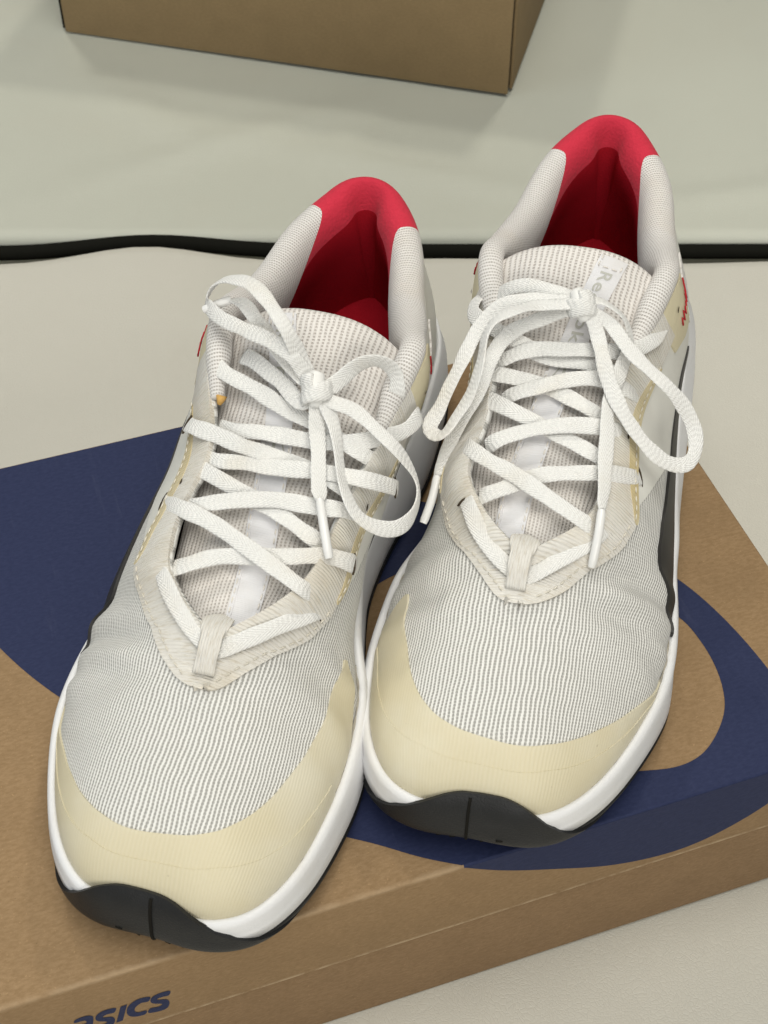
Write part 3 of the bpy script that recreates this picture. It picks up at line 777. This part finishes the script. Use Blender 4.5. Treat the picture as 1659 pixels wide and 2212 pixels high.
    def sweep(name, ulist, mat, cap=False, rows=(0, 37)):
        ul = np.asarray(ulist); s_ = np.abs(ul); sg = np.where(ul > 0, 1., -1.)
        Ee = sh.S(ul, np.ones_like(ul)); Bb_, nn2 = contour(ul)
        tg = np.gradient(Ee, axis=0); tg /= np.linalg.norm(tg, axis=1, keepdims=True) + 1e-12
        n3 = np.concatenate([nn2, np.zeros((len(ul), 1))], 1); n3 -= tg * (n3 * tg).sum(1)[:, None]; n3 /= np.linalg.norm(n3, axis=1, keepdims=True)
        upv = np.cross(tg, n3); upv *= np.sign(upv[:, 2] + upv[:, 1] * -.3)[:, None]
        V = []; UVs = []; arc = np.r_[0, np.cumsum(np.linalg.norm(np.diff(Ee, axis=0), axis=1))] * 1000
        for i in range(len(ul)):
            w = sm(s_[i], .815, .875); pr = PT * (1 - w) + PF * w
            ts_ = .55 + .45 * sm(s_[i], .728, .775); pr = pr * (ts_ if w < 1 else 1)
            heel = sm(s_[i], .955, 1.0)
            pr = pr.copy(); pr[3:8, 1] += 1.6 * heel; pr[3:, 0] *= 1 - .42 * heel
            # soft fold down the middle of the heel lining
            gr = math.exp(-((1 - s_[i] + (.006 if sg[i] > 0 else -.006)) / .030) ** 2); pr[5:11, 0] += .35 * gr * np.array([.5, 1, 1, .8, .4, .2]); pr[3:7, 1] -= .3 * gr
            jit = .35 * math.sin(s_[i] * 90 + sg[i]) * (1 - heel)
            fprof = spl(np.arange(13.), pr); pr2 = fprof(np.linspace(0, 12, 37))
            V.append(Ee[i] + n3[i] * (pr2[:, :1] + 0) * .001 + upv[i] * (pr2[:, 1:] + jit) * .001)
            pa = np.r_[0, np.cumsum(np.linalg.norm(np.diff(pr2, axis=0), axis=1))]
            UVs.append(np.stack([np.full(37, arc[i]), pa], -1))
        return np.array(V), np.array(UVs)
    def lining(name, w_lo, w_hi, V, UVs, wd, n, mat, cap=False, rows=(0, 37)):
        # each row of the profile gets its own start and end along the collar
        out = np.zeros((n, 37, 3)); ouv = np.zeros((n, 37, 2))
        for r_ in range(37):
            w_ = np.linspace(w_lo[r_], w_hi[r_], n)
            for c_ in range(3): out[:, r_, c_] = np.interp(w_, wd, V[:, r_, c_])
            for c_ in range(2): ouv[:, r_, c_] = np.interp(w_, wd, UVs[:, r_, c_])
        r0, r1 = rows; F = grid_faces(n, r1 - r0)
        if cap: F.append(tuple(range(r1 - r0)))
        return add(name, out[:, r0:r1], F, mat, UV=ouv[:, r0:r1].reshape(-1, 2), fix=True)
    cut = {1: .948, -1: .942}
    wd = np.linspace(-.272, .272, 401)                      # 0 at the heel, + lateral, - medial
    Vd, UVd = sweep('', np.where(wd >= 0, 1 - wd, -(1 + wd)), '')
    drop = .062 * sm(np.arange(37), 15, 31)
    for sg in (1, -1):
        a_, b_ = np.full(37, sg * .272), sg * (1 - cut[sg] + drop)
        lining('collar_lining', a_, b_, Vd, UVd, wd, 110, 'collar', cap=True)
        e0 = sh.S(np.array([sg * .727]), np.array([1.]))[0]
        P = e0 + np.array([[-sg * .0026, .0010, -.0008], [-sg * .0027, .0001, .0001], [-sg * .0028, -.0014, .0014]]); V, F = tube(P, [.0009, .0017, .0017], 8)
        add('exposed_foam', V + tri_noise(V, 900.)[:, None] * .0007, F, 'foam' if (var == 'A' and sg > 0) else 'earpatch')
    lining('heel_lining', -(1 - cut[-1] + drop), 1 - cut[1] + drop, Vd, UVd, wd, 90, 'red', rows=(0, 25))
    lining('lower_lining', -(1 - cut[-1] + drop), 1 - cut[1] + drop, Vd, UVd, wd, 90, 'red_shaded', rows=(24, 37))  # lower rows: the shade of the shoe's inside is in the colour

    # --- tongue with its label
    a = np.linspace(0, 1, 70); b = np.linspace(-1, 1, 49); Aa, Bb2 = np.meshgrid(a, b, indexing='ij')
    puff = .0018 * (1 - np.abs(Bb2) ** 6) * (1 - sm(Aa, .93, 1.0) * .9)
    P = sh.TONG(Aa, Bb2, puff)
    P = P + np.stack([0 * Aa, 0 * Aa, tri_noise(P, 70.) * .0006], -1)
    top = sh.TONG(1., b, puff[-1])
    roll = [top + np.array([0, -.0022, -.0006]), top + np.array([0, -.0044, -.0032]), top + np.array([0, -.0050, -.0085]), top + np.array([0, -.0030, -.020])]
    Pall = np.concatenate([P, np.array(roll)], 0)
    ln = np.r_[0, np.cumsum(np.linalg.norm(np.diff(Pall[:, 24], axis=0), axis=1))] * 1000
    UV = np.stack([np.broadcast_to(b * 30, (74, 49)), np.broadcast_to(ln[:, None], (74, 49))], -1)
    tg = add('tongue', Pall, grid_faces(74, 49), 'tongue', UV=UV.reshape(-1, 2)); 
    lw = np.array([.20, .20, .19, .17, .15, .145, .14])
    def lab_c(a_): return np.interp(a_, [0, .15, .35, .55, .75, .9, 1.0], [-.30, -.26, -.16, -.02, .16, .30, .36])
    def lab_w(a_): return np.interp(a_, [0, .15, .3, .5, .75, 1], [.22, .195, .18, .165, .15, .145])
    def lab_pt(a_, k_, lift): 
        a_, k_ = np.broadcast_arrays(np.asarray(a_, float), np.asarray(k_, float))
        bb = lab_c(a_) + lab_w(a_) * k_
        pf = .0018 * (1 - np.abs(bb) ** 6) * (1 - sm(a_, .93, 1.0) * .9)
        q = sh.TONG(a_, bb, pf + lift); q = q + np.stack([0 * a_, 0 * a_, tri_noise(q, 70.) * .0006], -1); return q
    def label_strip(name, a0, a1, n, k0, k1, lift, mat, parent):
        Ax, Kx = np.meshgrid(np.linspace(a0, a1, n), np.linspace(k0, k1, 9), indexing='ij')
        o_ = add(name, lab_pt(Ax, Kx, lift), grid_faces(n, 9), mat, parent, UV=np.stack([Kx * 5, Ax * 128], -1).reshape(-1, 2)); 
        return solid(o_, .0006)
    lab = label_strip('tongue_label', .02, .985, 60, -1, 1, .0007, 'label', tg)
    for sg in (-1, 1):
        label_strip('label_binding', .02, .62, 40, sg * 1.0 - .17, sg * 1.0 + .17, .0012, 'label', tg)
    def stitches(name, P, mat, parent, dash=.0021, gap=.0012, rad=.00027):
        s = np.r_[0, np.cumsum(np.linalg.norm(np.diff(P, axis=0), axis=1))]; f = spl(s, P); V, F = [], []; p = 0.
        while p + dash < s[-1]:
            pts = f(np.linspace(p, p + dash, 4)); v, fc = tube(pts, [rad * .5, rad, rad, rad * .5], 5)
            n0 = sum(len(x) for x in V); V.append(v); F += [tuple(i + n0 for i in q) for q in fc]; p += dash + gap
        o_ = add(name, np.vstack(V), F, mat, parent); o_['kind'] = 'stuff'; return o_
    for sg in (-1, 1):
        aa = np.linspace(.03, .62, 60); stitches('label_stitching', lab_pt(aa, sg * 1.0, .0015), 'thread_w', lab)
    kk = np.linspace(-.75, .75, 12)
    stitches('label_stitching', np.vstack([lab_pt(np.linspace(.985, .935, 6), -.8, .001), lab_pt(np.full(12, .932), kk, .001), lab_pt(np.linspace(.935, .985, 6), .8, .001)]), 'thread_w', lab)
    # lettering, printed grey, reading down the label
    cv = bpy.data.curves.new('lettering', 'FONT'); cv.body = 'Reebok'; cv.size = 1.; cv.space_character = 1.12; cv.offset = .012
    to = bpy.data.objects.new('lettering_tmp', cv); C.objects.link(to)
    dg = bpy.context.evaluated_depsgraph_get(); dg.update()
    tm = bpy.data.meshes.new_from_object(to.evaluated_get(dg)); bpy.data.objects.remove(to)
    co = np.zeros(len(tm.vertices) * 3); tm.vertices.foreach_get('co', co); co = co.reshape(-1, 3)
    w = co[:, 0].max() - co[:, 0].min(); hgt = co[:, 1].max()
    aa = .915 - (co[:, 0] - co[:, 0].min()) / w * .215
    kk = ((co[:, 1] / hgt) - .5) * .86 * (1 if mir else -1)
    P = lab_pt(aa, kk, .0009) * sx
    tm.vertices.foreach_set('co', P.ravel()); tm.update(); recalc(tm); tm.name = 'lettering'
    tm.materials.clear(); lt = link('lettering', tm, 'print', lab, smooth=False)
    for (pa, pk, qa, qk) in ((.655, 0, .600, -.62), (.655, .06, .575, .18), (.648, .16, .572, .30)):
        Pm = np.array([[lab_pt(pa + (qa - pa) * s_, pk + (qk - pk) * s_ + d_, .0009) for d_ in (-.06, .06)] for s_ in np.linspace(0, 1, 8)])
        add('vector_mark', Pm, grid_faces(8, 2), 'print', lab)

    # --- eyestay stitching, eyelets
    for sg, te in ((1, TE_L), (-1, TE_M)):
        u = np.linspace(.40, .545, 70); P = sh.D(sg * u, np.minimum(te(u) + .045, .995), .0015); stitches('eyestay_stitching', P, 'thread', eyestay)
        u = np.linspace(.55, .74, 70); P = sh.D(sg * u, te(u) + .03, .0019); stitches('eyestay_stitching', P, 'thread', eyestay)
    for sg, lst in ((1, [(.64, .86), (.793, .83)]), (-1, [(.655, .80), (.795, .72)])):
        for (eu, et) in lst:
            th_ = np.linspace(0, 2 * math.pi, 14, endpoint=False)
            c0 = sh.D(np.array([sg * eu]), np.array([et]), .00150)[0]; n0 = sh.N(np.array([sg * eu]), np.array([et]))[0]
            t1 = np.cross(n0, [1, 0, 0]); t1 /= np.linalg.norm(t1); t2 = np.cross(n0, t1)
            V = [c0 + n0 * .0002] + [c0 + t1 * .0013 * math.cos(q) + t2 * .0005 * math.sin(q) for q in th_]
            add('eyelet', V, [(0, 1 + i, 1 + (i + 1) % 14) for i in range(14)], 'hole', eyestay, smooth=False)

    # --- shoelace
    lace = empty('shoelace', (0, 0, 0)); lace.parent = root
    rnd = random.Random(5 if mir else 9)
    def ribbon(name, pts, width, thick, parent, mat='lace', nrm=None, ends=True, taper=(1, 1), wmap=None):
        P = np.array([p[:3] for p in pts]) * .001; tw = np.array([p[3] if len(p) > 3 else 0 for p in pts], float)
        s = np.r_[0, np.cumsum(np.linalg.norm(np.diff(P, axis=0), axis=1))]; L = s[-1]
        n = max(8, int(L / .0012)); q = np.linspace(0, L, n); f = spl(s, P); X = f(q)
        X = X + np.stack([tri_noise(X + rnd.random(), 160.), tri_noise(X + 1 + rnd.random(), 170.), tri_noise(X + 2, 150.)], -1) * .00022
        Tn = np.gradient(X, axis=0); Tn /= np.linalg.norm(Tn, axis=1, keepdims=True) + 1e-12
        twq = np.radians(np.interp(q, s, tw)) + .12 * np.sin(q * 160 + rnd.random() * 6)
        if nrm is None: N0 = np.stack([(X[:, 0] + .003) / .045, np.full(n, .42), np.full(n, .88)], -1)
        else: N0 = nrm(q / L)
        N0 = N0 - Tn * (N0 * Tn).sum(1)[:, None]; N0 /= np.linalg.norm(N0, axis=1, keepdims=True) + 1e-9
        Bn = np.cross(Tn, N0)
        N1 = N0 * np.cos(twq)[:, None] + Bn * np.sin(twq)[:, None]; B1 = np.cross(Tn, N1)
        K = 16; th_ = np.linspace(0, 2 * math.pi, K, endpoint=False)
        cx = np.sign(np.cos(th_)) * np.abs(np.cos(th_)) ** .55; cy = np.sign(np.sin(th_)) * np.abs(np.sin(th_)) ** .7
        wv = width * (1 + .05 * np.sin(q * 210 + rnd.random() * 6) + .03 * np.sin(q * 530))
        if wmap is not None: wv = wv * np.interp(q / L, wmap[0], wmap[1])
        wv = wv * (1 + .02 * np.sin(q / .0011 * 2 * math.pi))
        cup = .00012
        V = X[:, None] + B1[:, None] * (wv[:, None] / 2 * cx)[..., None] + N1[:, None] * (thick / 2 * cy[None] - cup * (cx ** 2)[None])[..., None]
        UV = np.stack([np.broadcast_to(q[:, None] * 1000, (n, K)), np.broadcast_to((wv[:, None] * 500) * cx, (n, K))], -1)
        F = grid_faces(n, K, wrap_v=True) + [tuple(range(K)), tuple((n - 1) * K + j for j in reversed(range(K)))]
        return add(name, V, F, mat, parent, UV=UV.reshape(-1, 2))
    # seam line of old glue and grime where the upper meets the midsole
    ug = np.linspace(-.5, .5, 160); Bg, ng = contour(ug)
    Pg = np.concatenate([Bg[:, :2] + ng * .0006, Bg[:, 2:] + .0009 + .0003 * np.sin(ug * 260)[:, None]], 1)
    V, F = tube(Pg, .00048 + .0002 * np.sin(ug * 170 + 1) * np.sin(ug * 61), 6); add('seam_line', V, F, 'grime')
    LWID, LTH = .0055, .00085
    for k, pts in laces.items():
        nm = 'lace_loop' if k.startswith('loop') else 'lace_tail' if k.startswith('tail') else 'lace_strand'
        wm = None
        if k.startswith('tail'): wm = ([0, .08, .9, .97, 1], [.8, 1, 1, .75, .5])
        if k.startswith('loop'): wm = ([0, .06, .94, 1], [.75, 1, 1, .75])
        ribbon(nm, pts, LWID * (1.04 if nm == 'lace_strand' else .98), LTH, lace, wmap=wm)
    for k, e in (('bottom_left', 0), ('bottom_right', 1), ('s2', 0), ('s4', 0), ('s6', 0), ('s3', 1), ('s5', 1), ('s7', 1)):
        p0, p1 = (np.array(laces[k][i][:3]) * .001 for i in ((0, 1) if e == 0 else (-1, -2)))
        c_ = p0 * .55 + p1 * .45; t_ = (p0 - p1) / np.linalg.norm(p0 - p1)
        n_ = np.array([(c_[0] + .003) / .045, .42, .88]); b_ = np.cross(t_, n_); b_ /= np.linalg.norm(b_)
        P = [c_ + b_ * q + n_ * .0003 for q in np.linspace(-.0036, .0036, 7)]
        V, F = tube(P, [.0003, .00055, .0007, .0007, .0007, .00055, .0003], 6); add('eyelet_slit', V, F, 'hole', eyestay)
    for k, pts in aglets.items():
        P = smooth_open(np.array([p[:3] for p in pts]) * .001, 6); r_ = np.full(len(P), .00155); r_[0] = .0013; r_[-1] = .0013
        V, F = tube(P, r_, 10); add('aglet', V, F, 'aglet', lace, sharp=50)
    # knot: a band wound round the gathered strands
    c = np.array(knot_c) * .001; ax = np.array([.18 if not mir else -.35, -.62, .62]); ax /= np.linalg.norm(ax)
    e1 = np.array([1., 0, 0]); e1 -= ax * (e1 @ ax); e1 /= np.linalg.norm(e1); e2 = np.cross(ax, e1)
    if e2[1] < 0: e2 = -e2
    th_ = np.linspace(-.6, 2 * math.pi * 1.25, 30)
    P = [c + 4.3e-3 * math.cos(q) * e1 + 3.7e-3 * math.sin(q) * e2 + ax * (-.0018 + .0005 * q) for q in th_]
    knot = ribbon('knot', [tuple(p * 1000) + (0,) for p in P], .0066, .0021, lace, nrm=lambda s_: np.array([math.cos(-.6 + (2 * math.pi * 1.25 + .6) * q) * e1 + math.sin(-.6 + (2 * math.pi * 1.25 + .6) * q) * e2 for q in s_]))
    P = [c + ax * (-.0052) + e1 * .0006, c + ax * -.002 + e2 * .001, c + ax * .002 + e2 * .001, c + ax * .0052 - e1 * .0006]
    V, F = tube(smooth_open(np.array(P), 6), np.r_[np.linspace(.0024, .0036, 10), np.linspace(.0036, .0024, 9)], 12)
    add('knot_core', V, F, 'lace', knot)
    # keeper strap stitched to the throat, over the first lace
    kp = [(-4.4, 209.5, 65.6), (-4.8, 215.5, 68.6), (-5.1, 222.0, 68.2), (-5.2, 227.4, 64.6), (-5.2, 230.2, 61.8)]
    ks = ribbon('lace_keeper', kp, .0078, .0013, root, 'eyestay', wmap=([0, .12, .3, .5, 1], [.35, 1.25, 1.25, .95, .95]))
    return root

# lace paths in millimetres in the shoe frame (x outward, y to the toe, z up) with a twist angle
LACE_A = {
 'bottom_left': [(21.8, 197.1, 68.1, 0), (18.9, 201.1, 71.1, 0), (12.6, 209.2, 70.7, 0), (5.1, 216, 68.5, 0), (-2.3, 220.7, 65.9, 0), (-6.3, 222.2, 64.6, 0)],
 'bottom_right': [(-7, 222.2, 64.5, 0), (-9, 221.4, 65.2, 0), (-15.1, 217.5, 66.7, 0), (-23.4, 211, 67.6, 0), (-29.8, 203.7, 66, 0), (-32.4, 199.2, 64.1, 0), (-32.6, 196.1, 61.3, 0)],
 's2': [(31.2, 168.3, 65.8, 0), (27.9, 172.9, 70.8, 0), (20.5, 178.9, 77.6, 0), (7.1, 184.3, 79.8, 0), (-5.8, 189.8, 78.8, 0), (-18.4, 194.9, 77.1, 0), (-28.8, 198.2, 73.5, 0), (-32.4, 194, 65.1, 0)],
 's3': [(16.2, 198.1, 70, 0), (12.6, 199.1, 72.9, 0), (3.6, 194.9, 75.1, 0), (-6.4, 192.2, 75.7, 0), (-16.7, 190.3, 76.4, 0), (-26.9, 187.8, 77.2, 0), (-34.1, 184.5, 75.1, 0), (-39.6, 182, 71, 0), (-40.5, 179.3, 67, 0)],
 's4': [(27.2, 154.1, 72.3, 0), (24.4, 157.6, 76.1, 0), (9.9, 167.5, 82, 0), (-1.4, 170.9, 80.8, 0), (-11.7, 174, 79.8, 0), (-21.4, 178.4, 78.6, 0), (-28.1, 181, 77.3, 0), (-31.6, 179.9, 73.2, 0)],
 's5': [(19, 176.7, 75, 0), (15.4, 177.7, 78.2, 0), (6.9, 176.4, 81.2, 0), (-3.5, 173.6, 82.4, 0), (-13.9, 171.5, 82.6, 0), (-24.7, 170.6, 81.9, 0), (-32.7, 169.4, 81.6, 0), (-35.7, 166.6, 78.1, 0), (-36.5, 162.6, 73.7, 0)],
 's6': [(30.7, 142.9, 79, 0), (27.2, 147.1, 83, 0), (14.8, 152.2, 86.6, 0), (5.3, 155.1, 87, 0), (-3.7, 156, 86.6, 0), (-11.8, 156, 84.8, 0), (-22, 157.7, 83.8, 0), (-30.8, 160.5, 82.5, 0), (-35.1, 158.8, 77.3, 0)],
 's7': [(19.5, 156.3, 78.5, 0), (13.9, 160.1, 82.5, 0), (3.6, 160.3, 84.3, 0), (-7.4, 160.1, 85.4, 0), (-18.6, 159.2, 85.9, 0), (-29.7, 158.4, 85.9, 0), (-36, 158.7, 86.5, 0), (-41.3, 156.8, 84, 0), (-45.5, 153, 79, 0), (-46.3, 148.1, 73, 0)],
 's8': [(31.7, 116.6, 89, 0), (28.1, 123, 93, 0), (18.7, 131, 94.7, 0), (8.8, 134.7, 94.7, 0), (-0.9, 138.6, 93.4, 0), (-7.2, 140.2, 92.1, 0), (-14.6, 141.5, 90.3, 0), (-25.8, 144.7, 88, 0), (-35.3, 148, 86.1, 0), (-38.4, 145.6, 80.5, 0)],
 's9': [(17.9, 145.3, 83.3, 0), (12.7, 147.6, 85.7, 0), (1.8, 148, 87.5, 0), (-9.4, 148, 88, 0), (-20.7, 147.8, 88.3, 0), (-31.6, 145.4, 89, 0), (-40.8, 138.7, 87.8, 0), (-46.5, 131.8, 87, 0), (-47.9, 128, 87.5, 0), (-47.8, 122.9, 85, 0)],
 'left_lead': [(15.8, 121.4, 95.3, 0), (10.3, 125.4, 98, 0), (3.8, 130.1, 98.8, 0), (-4.8, 135.3, 97.5, 0), (-11.9, 139.6, 97.1, 0), (-14.4, 138.1, 98.7, 0)],
 'right_lead': [(-17.8, 135.9, 99.8, 15), (-23.1, 130.7, 103, 30), (-26.5, 127.4, 105.8, 45), (-31.5, 124.9, 107.5, 56.25), (-36.2, 122.6, 104.9, 56.25), (-39.5, 122.9, 100, 52.5), (-40.3, 125.7, 95.2, 45), (-39.5, 125.7, 90.3, 37.5)],
 'tail_up': [(-12.9, 134.8, 100.6, 7.5), (-9.2, 133.3, 101.7, 15), (-1.5, 128.3, 105.1, 15), (4.3, 123.7, 107.7, 18.75), (11.2, 118.1, 110, 22.5), (16.5, 113, 111, 26.25), (21, 109.9, 110, 30), (23.6, 109.4, 109, 30)],
 'loop_left': [(-15.4, 136.6, 101.7, 7.5), (-10.7, 132.7, 105.6, 11.25), (-4.1, 129.9, 118, 15), (4.9, 122, 122, 18.75), (13.1, 115.5, 123, 26.25), (21.8, 111, 120, 33.75), (29.1, 109.2, 114, 37.5), (31.4, 111.5, 109, 22.5), (26.2, 117, 108, 7.5), (17.8, 121.7, 109, 0), (8.9, 125.8, 111, 0), (-0.6, 130.4, 112, 3.75), (-7.1, 133.5, 110, 11.25), (-10.8, 133.9, 104.8, 15), (-15.1, 137, 101.5, 15)],
 'loop_right': [(-17.1, 137.4, 100.1, 0), (-21.9, 139.2, 99.1, 0), (-27.1, 139.2, 97.8, 0), (-36.4, 142.4, 94.7, -3.75), (-44.8, 147.5, 93, -11.25), (-50.5, 148.2, 86, -22.5), (-54.3, 151.3, 80, -33.75), (-55.3, 159.8, 76, -30), (-51.5, 168.2, 76, -11.25), (-44.4, 172.3, 80, 11.25), (-38.9, 171.9, 84, 22.5), (-34.6, 168, 88, 26.25), (-30.4, 159.5, 88.2, 26.25), (-27.2, 152, 91.3, 26.25), (-23.8, 145.4, 95.2, 18.75), (-19.5, 140.2, 98.7, 7.5), (-16.8, 137, 100.2, 0)],
 'tail_down': [(-15.8, 137, 100.3, 0), (-16.4, 139.6, 98.1, 0), (-17.5, 143.7, 95.6, 0), (-20.8, 153.3, 90.9, 0), (-23.7, 163.3, 88, 0), (-25.6, 168.9, 86.6, 0), (-26.6, 171.4, 86, 0)],
}
AGLET_A = {
 'down': [(-26.4, 171.1, 86.1, 0), (-30.4, 180.1, 83.5, 0), (-34.3, 187.9, 78.3, 0)],
 'up': [(23.3, 109.3, 109, 0), (27.6, 111.6, 108, 0), (32.2, 113.6, 106, 0)],
}
LACE_B = {
 'bottom_left': [(-27.8, 198.6, 68.3, 0), (-26, 203.5, 70.3, 0), (-19.8, 213.7, 67.5, 0), (-14.7, 218.7, 65.4, 0), (-7.3, 224.1, 64, 0), (-3.6, 225.6, 62.9, 0)],
 'bottom_right': [(-3.2, 225.6, 62.9, 0), (0.6, 223.7, 63.7, 0), (6.8, 218.4, 65.1, 0), (12.3, 213.9, 66.7, 0), (17.3, 208.8, 67.5, 0), (20.5, 203.9, 67.8, 0), (21.2, 200.3, 66.1, 0)],
 's2': [(-32, 176, 70.6, 0), (-30.6, 180.6, 74.5, 0), (-23.6, 188.4, 77.9, 0), (-13.9, 193.1, 77.8, 0), (-6.3, 197, 77.1, 0), (3.1, 201.7, 75.6, 0), (11.6, 205.3, 73.4, 0), (16.8, 204.8, 69.5, 0), (20, 202, 64.6, 0)],
 's3': [(-22.6, 199.5, 69.7, 0), (-19.9, 200, 72.9, 0), (-14.5, 197.8, 74.5, 0), (-6.7, 192.8, 75.7, 0), (4.7, 189.1, 76.6, 0), (17, 186.9, 77.3, 0), (24.8, 182.7, 73.3, 0), (28.9, 178.4, 68.9, 0), (30.7, 174.2, 65, 0)],
 's4': [(-29.4, 155.1, 75.7, 0), (-27.6, 160.8, 79.7, 0), (-18.1, 167.8, 82.3, 0), (-8.9, 170.6, 81.1, 0), (1.4, 175, 79.7, 0), (10.9, 178.7, 78.7, 0), (16.1, 180.6, 77.5, 0), (20.5, 178.8, 73.5, 0)],
 's5': [(-23.9, 180.5, 74, 0), (-21.3, 180.6, 77.5, 0), (-13.5, 177.2, 80.6, 0), (-2.2, 173.3, 82.4, 0), (12.7, 171, 82.8, 0), (20.5, 167.5, 79.1, 0), (23, 163.4, 74.4, 0)],
 's6': [(-30.1, 145.3, 77.9, 0), (-26.8, 152.5, 83.8, 0), (-16.9, 155.1, 85.7, 0), (-7.4, 156.3, 84.8, 0), (2.1, 159.5, 83.6, 0), (11.9, 163.5, 82.2, 0), (19.1, 162.8, 76.9, 0)],
 's7': [(-21, 161.6, 79.5, 0), (-18.3, 161.3, 82.7, 0), (-10.2, 158.5, 85.6, 0), (1.2, 154.4, 87.5, 0), (11.3, 152.1, 87.8, 0), (19.6, 151.4, 84.6, 0), (26.1, 147.6, 77.3, 0), (28.5, 144.3, 72.7, 0)],
 's8': [(-26, 146.7, 83.7, 0), (-23.3, 147.6, 86.6, 0), (-15.6, 145.5, 90.2, 0), (-3.6, 143.9, 91.8, 0), (8.9, 142.1, 91.7, 0), (17.6, 139.8, 90.8, 0), (24.5, 135.1, 90.6, 0), (29.6, 125, 88.8, 0), (30.7, 119.1, 87.9, 0)],
 's9': [(-34.7, 120.6, 92, 0), (-37, 124, 92, 0), (-37.7, 127.9, 91, 0), (-34.1, 134.4, 92, 0), (-27, 138, 91.1, 0), (-19, 141.6, 90.6, 0), (-10.9, 144.7, 88.7, 0), (-1.8, 145.6, 88.1, 0), (9.6, 145.6, 88, 0), (18.3, 146.8, 85.5, 0)],
 'left_lead': [(-30, 123.1, 94.2, 0), (-26.7, 124.5, 98.8, 0), (-19.2, 125.2, 102.6, 0), (-11.5, 128, 104.1, 0), (-4.4, 130, 104.2, 0), (-0.8, 130.8, 103.6, 0)],
 'loop_left': [(0.1, 133.2, 104.3, 3.75), (-4.3, 133.2, 104.3, 7.5), (-13.5, 133.6, 103.6, 15), (-23.2, 136.4, 103, 22.5), (-28.5, 139.4, 101, 26.25), (-32.2, 143.9, 98, 26.25), (-34.9, 151.7, 95, 22.5), (-37.1, 158.9, 91, 18.75), (-39.8, 166, 86, 18.75), (-42.3, 172.7, 80, 26.25), (-43.8, 177.6, 77, 37.5), (-40.7, 180.2, 77, 22.5), (-35.2, 175.6, 82, 7.5), (-31.8, 169.3, 88, 11.25), (-30.3, 164.5, 93, 15), (-29.7, 158.1, 97, 18.75), (-29.6, 152.9, 101, 22.5), (-26.7, 147.8, 104.5, 22.5), (-21.6, 144.2, 106, 22.5), (-13.2, 137, 104.1, 18.75), (-3.7, 135.5, 105, 7.5), (0.1, 133.6, 104, 3.75)],
 'tail_left': [(0.9, 133.6, 102.8, 7.5), (-2, 134, 102.5, 11.25), (-8.3, 135.9, 99.9, 18.75), (-15.5, 138.5, 97.1, 26.25), (-23.2, 143.9, 94.1, 30), (-26.5, 151, 92, 30), (-27.8, 158.4, 89, 26.25), (-29.9, 165.3, 84, 22.5), (-33.5, 170.4, 78, 22.5), (-36.1, 174.8, 72, 22.5), (-37.9, 180.4, 67, 22.5), (-39.1, 184.4, 64, 15), (-39.4, 186.2, 63, 7.5)],
 'loop_right': [(2.2, 133.6, 103.9, 0), (5, 134.8, 103, -3.75), (12, 136.7, 99.8, -7.5), (18.8, 144.8, 98, -7.5), (25.9, 150.3, 95, -7.5), (32.9, 154.1, 92, -11.25), (39.8, 156.1, 86, -18.75), (45.4, 159.8, 79, -33.75), (47.3, 164.9, 74, -41.25), (45.7, 169.8, 71, -22.5), (40.2, 172.8, 72, 0), (33.6, 172.7, 76, 11.25), (25.7, 168.8, 82, 18.75), (18.9, 163.5, 88, 22.5), (14.6, 157.9, 92, 22.5), (11.5, 151.1, 96, 22.5), (8.8, 142.2, 97.5, 18.75), (5.8, 137.4, 101, 7.5), (2.4, 134, 103.6, 0)],
 'tail_right': [(2.5, 131.6, 104.1, 22.5), (5.9, 130.4, 104.7, 37.5), (12.1, 131.6, 103.1, 41.25), (16.7, 132.4, 99.4, 37.5), (19.1, 134.8, 95.5, 30), (19, 143.4, 91.6, 15), (17.4, 152.2, 88.8, 7.5), (15.6, 162.1, 86.8, 0), (16.5, 173.9, 84.4, 0), (17.7, 187.1, 81.3, 0), (18.6, 197.2, 78.6, 0), (18.6, 201.3, 77.2, 0), (18.9, 202.9, 76.4, 0)],
}
AGLET_B = {
 'down': [(18.6, 202.9, 76.5, 0), (18.8, 210.2, 71.1, 0), (18.2, 216.4, 62.8, 0)],
 'left': [(-39.3, 185.7, 63, 0), (-40, 191.2, 57, 0), (-41.8, 198.4, 51, 0)],
}
build_shoe('A', (-0.00170, 0.49600, ZB), 15.1, False, 'white running shoe on the left, nearer the camera, its toe near the box edge', LACE_A, AGLET_A, (-15.5, 136.8, 101.2))
build_shoe('B', (0.09490, 0.53080, ZB), 11.7, True, 'white running shoe on the right, set further back, its toe over blue print', LACE_B, AGLET_B, (1.0, 133.2, 103.6))
